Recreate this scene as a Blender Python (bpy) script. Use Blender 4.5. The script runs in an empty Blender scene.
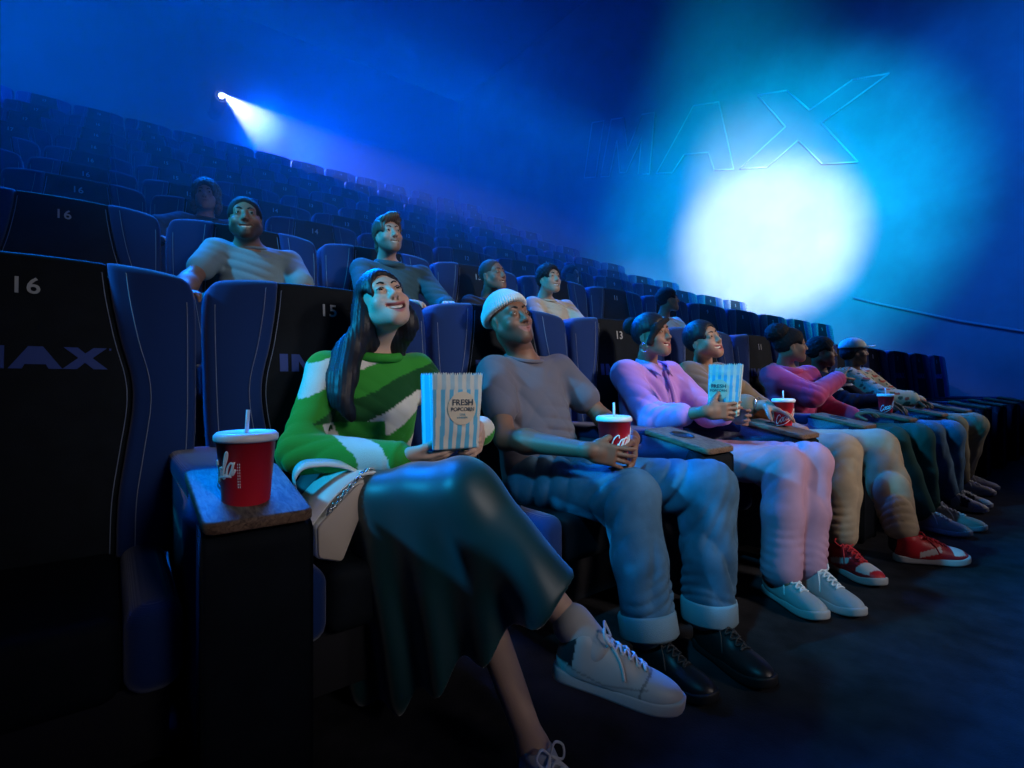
import bpy, math
import numpy as np
from mathutils import Vector, Matrix
SC = bpy.context.scene
COL = SC.collection
RNG = np.random.default_rng(7)
A = lambda *v: np.array(v, float)
def nrm(v):
    v = np.asarray(v, float); return v / (np.linalg.norm(v) + 1e-12)

# ------------------------------------------------------------------ materials
MATS = {}
def mat(name, col=(.5, .5, .5), rough=.6, metal=0., spec=.4, vcol=False, bump=0., bscale=200., sheen=0., coat=0.,
        var=0., vscale=8., emit=None, estr=0., ribs=None, trans=0.):
    if name in MATS: return MATS[name]
    m = bpy.data.materials.new(name); m.use_nodes = True
    nt = m.node_tree; b = nt.nodes['Principled BSDF']
    b.inputs['Base Color'].default_value = (*col, 1); b.inputs['Roughness'].default_value = rough
    b.inputs['Metallic'].default_value = metal; b.inputs['Specular IOR Level'].default_value = spec
    if sheen: b.inputs['Sheen Weight'].default_value = sheen; b.inputs['Sheen Roughness'].default_value = .4
    if coat: b.inputs['Coat Weight'].default_value = coat; b.inputs['Coat Roughness'].default_value = .15
    if trans: b.inputs['Transmission Weight'].default_value = trans
    src = None
    if vcol:
        a = nt.nodes.new('ShaderNodeAttribute'); a.attribute_name = 'Col'; src = a.outputs['Color']
    tc = nt.nodes.new('ShaderNodeTexCoord')
    if var:
        n = nt.nodes.new('ShaderNodeTexNoise'); n.inputs['Scale'].default_value = vscale; n.inputs['Detail'].default_value = 4
        nt.links.new(tc.outputs['Object'], n.inputs['Vector'])
        mx = nt.nodes.new('ShaderNodeMix'); mx.data_type = 'RGBA'; mx.blend_type = 'MULTIPLY'; mx.inputs[0].default_value = var
        if src: nt.links.new(src, mx.inputs[6])
        else: mx.inputs[6].default_value = (*col, 1)
        r = nt.nodes.new('ShaderNodeMapRange'); r.inputs[1].default_value = .3; r.inputs[2].default_value = .7
        r.inputs[3].default_value = .25; r.inputs[4].default_value = 1.5
        nt.links.new(n.outputs['Fac'], r.inputs[0]); nt.links.new(r.outputs[0], mx.inputs[7])
        src = mx.outputs[2]
    if src: nt.links.new(src, b.inputs['Base Color'])
    if bump:
        if ribs:
            n = nt.nodes.new('ShaderNodeTexWave'); n.inputs['Scale'].default_value = bscale; n.bands_direction = ribs
            n.inputs['Distortion'].default_value = .6; out = n.outputs['Fac']
        else:
            n = nt.nodes.new('ShaderNodeTexNoise'); n.inputs['Scale'].default_value = bscale; n.inputs['Detail'].default_value = 3; out = n.outputs['Fac']
        nt.links.new(tc.outputs['Object'], n.inputs['Vector'])
        bp = nt.nodes.new('ShaderNodeBump'); bp.inputs['Strength'].default_value = bump; bp.inputs['Distance'].default_value = .004
        nt.links.new(out, bp.inputs['Height']); nt.links.new(bp.outputs['Normal'], b.inputs['Normal'])
    if emit:
        b.inputs['Emission Color'].default_value = (*emit, 1); b.inputs['Emission Strength'].default_value = estr
    MATS[name] = m
    return m

# ------------------------------------------------------------------ objects
def empty(name, label, cat, loc=(0, 0, 0), group=None, rz=0):
    o = bpy.data.objects.new(name, None); COL.objects.link(o); o.empty_display_size = .1
    o.location = loc; o.rotation_euler = (0, 0, rz)
    tag(o, label, cat, group); return o
def tag(o, label, cat, group=None):
    o['label'] = label; o['category'] = cat
    if group: o['group'] = group
    return o
def mesh_data(name, V, F, mats, col=None, smooth=True, mi=None):
    me = bpy.data.meshes.new(name)
    V = np.asarray(V, np.float32)
    if isinstance(F, np.ndarray) and F.ndim == 2:
        n, k = F.shape
        me.vertices.add(len(V)); me.vertices.foreach_set('co', V.ravel())
        me.loops.add(n * k); me.loops.foreach_set('vertex_index', F.ravel().astype(np.int32))
        me.polygons.add(n); me.polygons.foreach_set('loop_start', np.arange(0, n * k, k, dtype=np.int32))
        me.update(calc_edges=True)
    else:
        me.from_pydata(V.tolist(), [], [list(map(int, f)) for f in F]); me.update()
    for m in (mats if isinstance(mats, (list, tuple)) else [mats]): me.materials.append(m)
    if smooth: me.polygons.foreach_set('use_smooth', np.ones(len(me.polygons), bool))
    if mi is not None: me.polygons.foreach_set('material_index', np.asarray(mi, np.int32))
    if col is not None:
        ca = me.color_attributes.new('Col', 'FLOAT_COLOR', 'POINT')
        c4 = np.ones((len(V), 4), np.float32); c4[:, :3] = col
        ca.data.foreach_set('color', c4.ravel())
    return me
def link(name, me, parent=None):
    """mesh data in world space; parents carry plain translations, so offset it"""
    o = bpy.data.objects.new(name, me); COL.objects.link(o)
    if parent is not None:
        o.parent = parent
        o.matrix_parent_inverse = world_of(parent).inverted()
    return o
def world_of(o):
    m = Matrix.Translation(o.location) @ o.rotation_euler.to_matrix().to_4x4()
    if o.parent is not None: m = world_of(o.parent) @ o.matrix_parent_inverse @ m
    return m
def obj(name, VF, m, parent=None, smooth=True, col=None, mi=None):
    return link(name, mesh_data(name, VF[0], VF[1], m, col, smooth, mi), parent)
def kind(o, k='structure'):
    o['kind'] = k; return o

class MB:
    def __init__(s): s.V = []; s.F = []; s.n = 0; s.mi = []
    def add(s, VF, mi=0):
        V, F = VF; s.V.append(np.asarray(V, float)); s.F += [[int(i) + s.n for i in f] for f in F]
        s.mi += [mi] * len(F); s.n += len(V); return s
    def get(s): return np.concatenate(s.V), s.F
def box(c, h, M=None):
    V = A(*[[x, y, z] for x in (-1, 1) for y in (-1, 1) for z in (-1, 1)]) * np.asarray(h)
    if M is not None: V = V @ np.asarray(M)
    F = [[0, 1, 3, 2], [4, 6, 7, 5], [0, 4, 5, 1], [2, 3, 7, 6], [0, 2, 6, 4], [1, 5, 7, 3]]
    return V + np.asarray(c), F
def tube(pts, r, n=8, closed=False, caps=True):
    P = np.asarray(pts, float); m = len(P)
    r = np.full(m, r) if np.isscalar(r) else np.asarray(r)
    T = np.gradient(P, axis=0) if not closed else np.roll(P, -1, 0) - np.roll(P, 1, 0)
    T /= np.linalg.norm(T, axis=1)[:, None] + 1e-12
    u = nrm(np.cross(T[0], A(.31, .17, .93))); V = []
    for i in range(m):
        u = nrm(u - T[i] * (u @ T[i])); w = np.cross(T[i], u)
        a = np.linspace(0, 2 * np.pi, n, endpoint=False)
        V.append(P[i] + r[i] * (np.cos(a)[:, None] * u + np.sin(a)[:, None] * w))
    V = np.concatenate(V); F = []
    for i in range(m if closed else m - 1):
        j = (i + 1) % m
        for k in range(n): F.append([i * n + k, i * n + (k + 1) % n, j * n + (k + 1) % n, j * n + k])
    if caps and not closed: F += [list(range(n))[::-1], [(m - 1) * n + k for k in range(n)]]
    return V, F
def spline(pts, n=8):
    P = np.asarray(pts, float); P = np.vstack([2 * P[0] - P[1], P, 2 * P[-1] - P[-2]]); out = []
    for i in range(1, len(P) - 2):
        for t in np.linspace(0, 1, n, endpoint=False):
            a, b, c, d = P[i - 1], P[i], P[i + 1], P[i + 2]
            out.append(.5 * (2 * b + (c - a) * t + (2 * a - 5 * b + 4 * c - d) * t * t + (3 * b - 3 * c + d - a) * t ** 3))
    return np.vstack(out + [P[-2]])
def lathe(prof, c=(0, 0, 0), n=40):
    V = []; F = []; m = len(prof)
    for r, z in prof:
        for k in range(n):
            a = 2 * math.pi * k / n; V.append([c[0] + r * math.cos(a), c[1] + r * math.sin(a), c[2] + z])
    for i in range(m - 1):
        for k in range(n): F.append([i * n + k, i * n + (k + 1) % n, (i + 1) * n + (k + 1) % n, (i + 1) * n + k])
    F.append(list(range(n))[::-1]); F.append([(m - 1) * n + k for k in range(n)])
    return np.array(V), F
def resample(poly, n):
    P = np.asarray(poly, float); Q = np.vstack([P, P[:1]]); s = np.r_[0, np.cumsum(np.linalg.norm(np.diff(Q, axis=0), axis=1))]
    t = np.linspace(0, s[-1], n, endpoint=False)
    return np.stack([np.interp(t, s, Q[:, i]) for i in range(Q.shape[1])], 1)
def rounded(poly, r, k=5):
    P = np.asarray(poly, float); n = len(P); out = []
    rr = r if hasattr(r, '__len__') else [r] * n
    for i in range(n):
        a, b, c = P[i - 1], P[i], P[(i + 1) % n]
        d1 = nrm(a - b); d2 = nrm(c - b); q = min(rr[i], .45 * np.linalg.norm(a - b), .45 * np.linalg.norm(c - b))
        p0 = b + d1 * q; p1 = b + d2 * q
        for t in np.linspace(0, 1, k): out.append((1 - t) ** 2 * p0 + 2 * t * (1 - t) * b + t * t * p1)
    return np.array(out)
def slab(outline, a, b, r=.02, steps=4, f=None, puff=0.):
    """solid from a CCW outline (u,v), w from a to b, edges rounded by r"""
    P = np.asarray(outline, float); n = len(P)
    T = np.roll(P, -1, 0) - np.roll(P, 1, 0); N = np.stack([T[:, 1], -T[:, 0]], 1); N /= np.linalg.norm(N, axis=1)[:, None] + 1e-9
    rings = []
    for i in range(steps + 1):
        t = math.pi / 2 * i / steps; rings.append((r * (1 - math.sin(t)), a + r * (1 - math.cos(t)) * 1.0))
    rings += [(q, a + b - w) for q, w in rings[::-1]]
    V = []; F = []
    for q, w in rings:
        Q = P - N * q; V.append(np.c_[Q, np.full(n, w)])
    m = len(rings)
    c0 = P.mean(0)
    if puff:
        V.insert(0, np.c_[c0 + (P - c0) * .72, np.full(n, a - puff)])
        V.append(np.c_[c0 + (P - c0) * .72, np.full(n, b + puff)])
        m += 2
    V = np.concatenate(V)
    for i in range(m - 1):
        for k in range(n): F.append([i * n + k, i * n + (k + 1) % n, (i + 1) * n + (k + 1) % n, (i + 1) * n + k])
    F.append(list(range(n))[::-1]); F.append([(m - 1) * n + k for k in range(n)])
    if f is not None: V = f(V)
    return V, F
TXT = {}
FONT = None
def text_mesh(body, size, m, bold=.0, ext=.0008, xs=1.0):
    key = (body, size, m.name, bold, xs)
    if key in TXT: return TXT[key]
    cu = bpy.data.curves.new('lettering', 'FONT'); cu.body = body
    if FONT: cu.font = FONT
    cu.size = size; cu.align_x = 'CENTER'; cu.align_y = 'CENTER'
    cu.extrude = ext; cu.offset = bold; cu.resolution_u = 3
    o = bpy.data.objects.new('lettering', cu); COL.objects.link(o)
    bpy.context.view_layer.update()
    me = bpy.data.meshes.new_from_object(o.evaluated_get(bpy.context.evaluated_depsgraph_get()))
    bpy.data.objects.remove(o)
    if xs != 1.0:
        for v in me.vertices: v.co.x *= xs
    me.materials.clear(); me.materials.append(m); me.name = 'lettering'
    TXT[key] = me
    return me

# ------------------------------------------------------------------ SDF modelling
def cone(a, b, ra, rb=None, ax=None, fac=1.):
    return ('c', np.asarray(a, float), np.asarray(b, float), ra, ra if rb is None else rb, ax, fac)
def ell(c, r, M=None): return ('e', np.asarray(c, float), np.asarray(r, float), np.eye(3) if M is None else np.asarray(M, float))
def rbox(c, h, M=None, r=.01): return ('b', np.asarray(c, float), np.asarray(h, float), np.eye(3) if M is None else np.asarray(M, float), r)
def half(c, n): return ('h', np.asarray(c, float), nrm(n))
GB = {}
def d_prim(p, P):
    t = p[0]
    if t == 'c':
        _, a, b, ra, rb, ax, fac = p
        q = P - a; ab = b - a
        if ax is not None:
            ax = nrm(ax); q = q - (q @ ax)[:, None] * ax * (1 - 1 / fac); ab = ab - ax * (ab @ ax) * (1 - 1 / fac)
        L = ab @ ab
        h = np.clip(q @ ab / L, 0, 1) if L > 1e-12 else np.zeros(len(P))
        return np.linalg.norm(q - h[:, None] * ab, axis=1) - (ra + (rb - ra) * h)
    if t == 'e':
        q = (P - p[1]) @ p[3].T; k0 = np.linalg.norm(q / p[2], axis=1); k1 = np.linalg.norm(q / p[2] ** 2, axis=1)
        return np.where(k1 < 1e-9, -p[2].min(), k0 * (k0 - 1) / np.maximum(k1, 1e-9))
    if t == 'b':
        q = np.abs((P - p[1]) @ p[3].T) - (p[2] - p[4])
        return np.linalg.norm(np.maximum(q, 0), axis=1) + np.minimum(q.max(1), 0) - p[4]
    if t == 'h': return (P - p[1]) @ p[2]
    if t == 'f': return p[1](P)
    if t == 'g':
        if len(P) < 400: return d_list(p[1], P)
        key = id(p[1])
        if key not in GB: GB[key] = (bounds(p[1], 0.), p[1])
        (lo, hi), _ = GB[key]
        q = np.maximum(np.maximum(lo - P, P - hi), 0); far = np.linalg.norm(q, axis=1); m = far < .07
        out = far + .012
        if m.any(): out[m] = d_list(p[1], P[m])
        return out
def d_list(L, P):
    """list of (prim, k, op): op '+' union, '-' subtract, '&' intersect"""
    d = None
    for pr, k, op in L:
        e = d_prim(pr, P)
        if d is None: d = e; continue
        if op == '+':
            h = np.maximum(k - np.abs(d - e), 0) / k if k > 0 else 0
            d = np.minimum(d, e) - h * h * k * .25
        else:
            if op == '-': e = -e
            h = np.maximum(k - np.abs(d - e), 0) / k if k > 0 else 0
            d = np.maximum(d, e) + h * h * k * .25
    return d
def U(prims, k): return [(p, k, '+') for p in prims]
def grp(L): return ('g', L)
def sdf_mesh(F, lo, hi, h, slack=.02):
    lo = np.asarray(lo, float); hi = np.asarray(hi, float)
    lev = 5; s = h * 2 ** lev
    n = np.ceil((hi - lo) / s).astype(int) + 1
    I = np.stack(np.meshgrid(*[np.arange(k) for k in n], indexing='ij'), -1).reshape(-1, 3)
    off = np.stack(np.meshgrid([0, 1], [0, 1], [0, 1], indexing='ij'), -1).reshape(-1, 3)
    for l in range(lev, -1, -1):
        s = h * 2 ** l
        d = F(lo + (I + .5) * s)
        I = I[np.abs(d) < s * .88 * 1.35 + slack * (1 if l else 0) + (h if l == 0 else 0)]
        if l: I = (I[:, None] * 2 + off).reshape(-1, 3)
    K = 1 << 20
    enc = lambda q: (q[..., 0].astype(np.int64) * K + q[..., 1]) * K + q[..., 2]
    C = I[:, None] + off; ce = enc(C)
    uq, inv = np.unique(ce, return_inverse=True); inv = inv.reshape(ce.shape)
    co = np.stack([uq // (K * K), (uq // K) % K, uq % K], 1)
    val = F(lo + co * h); cv = val[inv]
    neg = cv < 0; act = neg.any(1) & ~neg.all(1)
    I = I[act]; cv = cv[act]; neg = neg[act]
    if len(I) == 0: return np.zeros((0, 3)), np.zeros((0, 4), int)
    E = [(a, b) for a in range(8) for b in range(a + 1, 8) if np.abs(off[a] - off[b]).sum() == 1]
    acc = np.zeros((len(I), 3)); cnt = np.zeros(len(I))
    for a, b in E:
        m = neg[:, a] != neg[:, b]
        t = np.where(m, cv[:, a] / np.where(m, cv[:, a] - cv[:, b], 1), 0)
        acc += np.where(m[:, None], off[a] + t[:, None] * (off[b] - off[a]), 0); cnt += m
    V = lo + (I + acc / cnt[:, None]) * h
    ids = enc(I); o = np.argsort(ids); sid = ids[o]
    def look(q):
        e = enc(q); j = np.clip(np.searchsorted(sid, e), 0, len(sid) - 1); return np.where(sid[j] == e, o[j], -1)
    Fs = []
    ev = np.eye(3, dtype=int)
    for ax in range(3):
        k1 = 4 if ax == 0 else (2 if ax == 1 else 1)
        m = neg[:, 0] != neg[:, k1]; Q = I[m]; fl = neg[m, 0]
        u, v = ev[(ax + 1) % 3], ev[(ax + 2) % 3]
        q = np.stack([look(Q), look(Q - u), look(Q - u - v), look(Q - v)], 1)
        q[~fl] = q[~fl][:, ::-1]
        ok = (q >= 0).all(1); Fs.append(q[ok])
    Fq = np.concatenate(Fs)
    return V, Fq
def bounds(L, pad=.05):
    lo = np.full(3, 1e9); hi = -lo
    for pr, k, op in L:
        if op != '+': continue
        if pr[0] == 'g': a, b = bounds(pr[1], 0)
        elif pr[0] == 'c':
            f = max(1, pr[6]); r = max(pr[3], pr[4]) * f; a = np.minimum(pr[1], pr[2]) - r; b = np.maximum(pr[1], pr[2]) + r
        elif pr[0] in 'eb': r = np.linalg.norm(pr[2]) if pr[0] == 'b' else pr[2].max(); a = pr[1] - r; b = pr[1] + r
        else: continue
        lo = np.minimum(lo, a); hi = np.maximum(hi, b)
    return lo - pad, hi + pad
def sdf_obj(name, L, h, m, parent=None, disp=None, col=None, slack=.02):
    F = (lambda P: d_list(L, P)) if disp is None else (lambda P: d_list(L, P) + disp(P))
    lo, hi = bounds(L)
    V, Fq = sdf_mesh(F, lo, hi, h, slack)
    return obj(name, (V, Fq), m, parent, col=None if col is None else col(V))
def wob(P, f, s=0.):
    """cheap smooth pseudo-noise in [-1,1]"""
    a = P @ A(1.0, .63, .37) * f + s; b = P @ A(-.51, 1.0, .72) * f * 1.13 + 1.7 * s; c = P @ A(.44, -.58, 1.0) * f * .91 + .6 * s
    return (np.sin(a + 1.3 * np.sin(b)) + np.sin(b + 1.2 * np.sin(c)) + np.sin(c + 1.4 * np.sin(a))) / 3
def folds(spec):
    """spec: (center, radius, dir, wavelength, amp)"""
    def f(P):
        d = .0010 * wob(P, 38, 1.)
        for j, (c, r, k, wl, amp) in enumerate(spec):
            q = P - c; r2 = (q ** 2).sum(1); m = r2 < (2.2 * r) ** 2
            if not m.any(): continue
            Q = P[m]; w = np.exp(-r2[m] / r ** 2)
            msk = np.clip(.5 + 1.1 * wob(Q, .55 / wl, 3.7 * j + 1.), 0, 1)
            ph = Q @ nrm(k) * (2 * np.pi / wl) + 2.4 * wob(Q, .40 / wl, 2. + j)
            d[m] += amp * w * msk * (1 - 2 * np.abs(np.sin(ph * .5)) ** .8)
        return d
    return f
# ------------------------------------------------------------------ people
class Fr:
    def __init__(s, o, f, pitch=0., roll=0., sc=1.):
        s.o = np.asarray(o, float); f = nrm(f); u = A(0, 0, 1); u = nrm(u - f * (u @ f)); r = np.cross(f, u)
        p = math.radians(pitch); f, u = f * math.cos(p) + u * math.sin(p), u * math.cos(p) - f * math.sin(p)
        q = math.radians(roll); r, u = r * math.cos(q) - u * math.sin(q), u * math.cos(q) + r * math.sin(q)   # + roll leans the crown to the person's right
        s.r, s.f, s.u, s.sc = r, f, u, sc; s.M = np.stack([r, f, u])
    def at(s, l, f, u): return s.o + s.sc * (l * s.r + f * s.f + u * s.u)
    def loc(s, P): return (P - s.o) @ s.M.T / s.sc
    def ell(s, c, r): return ell(s.at(*c), A(*r) * s.sc, s.M)
    def cone(s, a, b, ra, rb=None, ax=None, fac=1.): return cone(s.at(*a), s.at(*b), ra * s.sc, (ra if rb is None else rb) * s.sc, ax, fac)
    def box(s, c, h, r): return rbox(s.at(*c), A(*h) * s.sc, s.M, r * s.sc)

def mouth_pt(t, du=0., df=0., smile=.007, w=.029):
    return (t * w, .0945 - .021 * t * t + df, -.067 + smile * t * t + du)
def head_sdf(F, jaw=1., smile=.007, opn=.008, nose=1., cheek=1., mw=.029, squint=1.):
    L = U([F.ell((0, -.012, .032), (.0745, .096, .087)),
           F.ell((0, .026, -.040), (.063 * jaw, .064, .072)),
           F.cone((-.052 * jaw, .0, -.050), (-.016, .066, -.098), .023, .019),
           F.cone((.052 * jaw, .0, -.050), (.016, .066, -.098), .023, .019),
           F.ell((0, .070, -.100), (.020, .019, .016))], .03)
    L += [(F.ell((0, .060, -.064), (.040, .033, .034)), .025, '+')]
    L += [(F.cone((-.034, .068, .030), (.034, .068, .030), .0135), .025, '+')]
    for sgn in (-1, 1):
        L += [(F.ell((sgn * .033, .100, .006), (.018, .016, .011)), .016, '-'),
              (F.ell((sgn * .041, .058, -.030), (.024, .024, .021 * cheek)), .025, '+')]
    L += [(F.cone((0, .087, .012), (0, .106 + .003 * nose, -.029), .0070, .0110 * nose), .016, '+')]
    for sgn in (-1, 1):
        L += [(F.ell((sgn * .0125 * nose, .098, -.033), (.0080, .0105, .0075)), .008, '+'),
              (F.ell((sgn * .032, .0775, .006), (.0160, .0150, .0142)), .006, '+'),
              (F.ell((sgn * .032, .0930, .0052), (.0145, .0085, .0050 * squint)), .0025, '-')]
    for a, b in ((-1, -.5), (-.5, 0), (0, .5), (.5, 1)):
        sa, sb = (1 - .55 * a * a), (1 - .55 * b * b)
        L += [(F.cone(mouth_pt(a, .0035 * sa, -.001, smile, mw), mouth_pt(b, .0035 * sb, -.001, smile, mw), .0056 * sa, .0056 * sb), .006, '+'),
              (F.cone(mouth_pt(a, -(.006 + opn) * (1 - a * a), -.004, smile, mw), mouth_pt(b, -(.006 + opn) * (1 - b * b), -.004, smile, mw), .0064 * sa, .0064 * sb), .008, '+')]
    if opn > .003:
        for a, b in ((-.88, -.45), (-.45, 0), (0, .45), (.45, .88)):
            ra, rb = [opn * .50 * (1 - .75 * t * t) + .0012 for t in (a, b)]
            for df in (.004, -.006): L += [(F.cone(mouth_pt(a, -opn * .42 * (1 - .6 * a * a), df, smile, mw), mouth_pt(b, -opn * .42 * (1 - .6 * b * b), df, smile, mw), ra, rb), .002, '-')]
    else:
        L += [(F.ell((0, .0985, -.0675), (mw, .006, .0014)), .004, '-')]
    for sgn in (-1, 1):
        L += [(F.ell((sgn * .0745, -.010, -.010), (.008, .017, .031)), .006, '+'),
              (F.ell((sgn * .0825, -.006, -.008), (.005, .009, .020)), .004, '-')]
    return L
def sstep(a, b, x):
    t = np.clip((x - a) / (b - a), 0, 1); return t * t * (3 - 2 * t)
def face_col(F, skin, lip, smile=.007, opn=.008, mw=.029, stubble=None):
    skin = A(*skin); lip = A(*lip)
    def mixc(C, c, w): return C * (1 - w[:, None]) + np.asarray(c)[None] * w[:, None]
    def c(V):
        q = F.loc(V); C = np.repeat(skin[None], len(V), 0)
        C = C * (1 + .05 * wob(V, 60, 3.))[:, None]
        l, f, u = q[:, 0], q[:, 1], q[:, 2]; near = (np.abs(l) < .12) & (np.abs(f) < .14) & (np.abs(u) < .16)
        ck = np.exp(-(((np.abs(l) - .042) / .018) ** 2 + ((u + .030) / .016) ** 2)) * (f > .04); C = mixc(C, skin * A(1.12, .86, .84), .6 * ck)
        if stubble is not None:
            w = sstep(-.030, -.055, u + .35 * np.maximum(0, .035 - np.abs(l))) * sstep(-.03, .0, f) * (u > -.14)
            w = np.maximum(w, np.exp(-((u + .053) / .007) ** 2) * sstep(.034, .024, np.abs(l)) * (f > .06))
            C = mixc(C, stubble, .85 * w * near)
        t = l / mw; um = -.067 + smile * t * t
        hi = .0085 * (1 - .6 * t * t); lo = -(.0125 + opn) * (1 - .75 * t * t)
        w = sstep(hi + .0025, hi - .0015, u - um) * sstep(lo - .0025, lo + .0015, u - um) * sstep(1.12, .92, np.abs(t)) * (f > .055)
        C = mixc(C, lip, w)
        if opn > .003:
            e = (l / (mw * .98)) ** 2 + ((u - um + opn * .42 * (1 - .6 * t * t)) / ((opn * .5 + .002) * np.maximum(1 - .75 * t * t, .2))) ** 2
            C = mixc(C, A(.05, .012, .012), sstep(1.15, .8, e) * sstep(.0915 - .018 * 1, .085 - .018, f + .018 * t * t - .018) * (f > .03))
        for sg in (-1, 1):
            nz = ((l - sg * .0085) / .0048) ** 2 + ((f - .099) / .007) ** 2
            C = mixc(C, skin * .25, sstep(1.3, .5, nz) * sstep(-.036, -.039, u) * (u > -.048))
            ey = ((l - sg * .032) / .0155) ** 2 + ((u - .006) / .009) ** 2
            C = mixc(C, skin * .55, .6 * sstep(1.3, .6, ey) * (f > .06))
        return C
    return c
def finger(base, dirv, pn, L, curl, r):
    d = nrm(dirv); out = []; p = base; ang = [curl * .55, curl, curl * .8]
    for i, fr in enumerate((.46, .30, .24)):
        a = math.radians(ang[i]); d2 = d * math.cos(a) + pn * math.sin(a); pn = nrm(pn * math.cos(a) - d * math.sin(a)); d = nrm(d2)
        q = p + d * L * fr; out.append(cone(p, q, r * (1 - .1 * i), r * (1 - .1 * (i + 1)))); p = q
    return out
def hand_sdf(w, fd, pn, th, curl=(25, 30, 35, 38), thumb=(.75, .55, .35), s=1.):
    """wrist point, finger direction, palm-facing normal, thumb-side direction"""
    fd = nrm(fd); pn = nrm(pn - fd * (pn @ fd)); sd = np.cross(fd, pn); sd = sd if sd @ th > 0 else -sd
    M = np.stack([sd, fd, pn])
    palm = U([rbox(w + s * (fd * .052 + sd * .001), A(.038, .042, .0125) * s, M, .0115 * s), cone(w - fd * .01, w + fd * .03 * s, .025 * s, .026 * s, pn, .75),
              ell(w + s * (fd * .035 + sd * .026 + pn * .008), A(.016, .028, .014) * s, M), ell(w + s * (fd * .03 - sd * .024 + pn * .006), A(.013, .03, .012) * s, M)], .014 * s)
    fs = []
    for i, (o, L, r) in enumerate(((.0295, .074, .0092), (.0100, .082, .0096), (-.0100, .076, .0092), (-.0285, .060, .0080))):
        d = nrm(fd + sd * (.10, .02, -.06, -.16)[i])
        for c in finger(w + s * (fd * (.089, .093, .089, .082)[i] + sd * o), d, pn, L * s, curl[i], r * s): fs.append((grp([(c, 0, '+')]), .003, '+'))
    tb = w + s * (fd * .028 + sd * .033 + pn * .006); d = nrm(sd * thumb[0] + fd * thumb[1] + pn * thumb[2])
    t1 = tb + d * .036 * s; d2 = nrm(d + pn * .25 + fd * .25); t2 = t1 + d2 * .032 * s; d3 = nrm(d2 + pn * .2 + fd * .2); t3 = t2 + d3 * .026 * s
    tbl = [(cone(tb, t1, .0135 * s, .0115 * s), .012, '+'), (cone(t1, t2, .0115 * s, .0105 * s), .004, '+'), (cone(t2, t3, .0105 * s, .0085 * s), .003, '+')]
    return grp(palm + fs + tbl)

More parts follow.
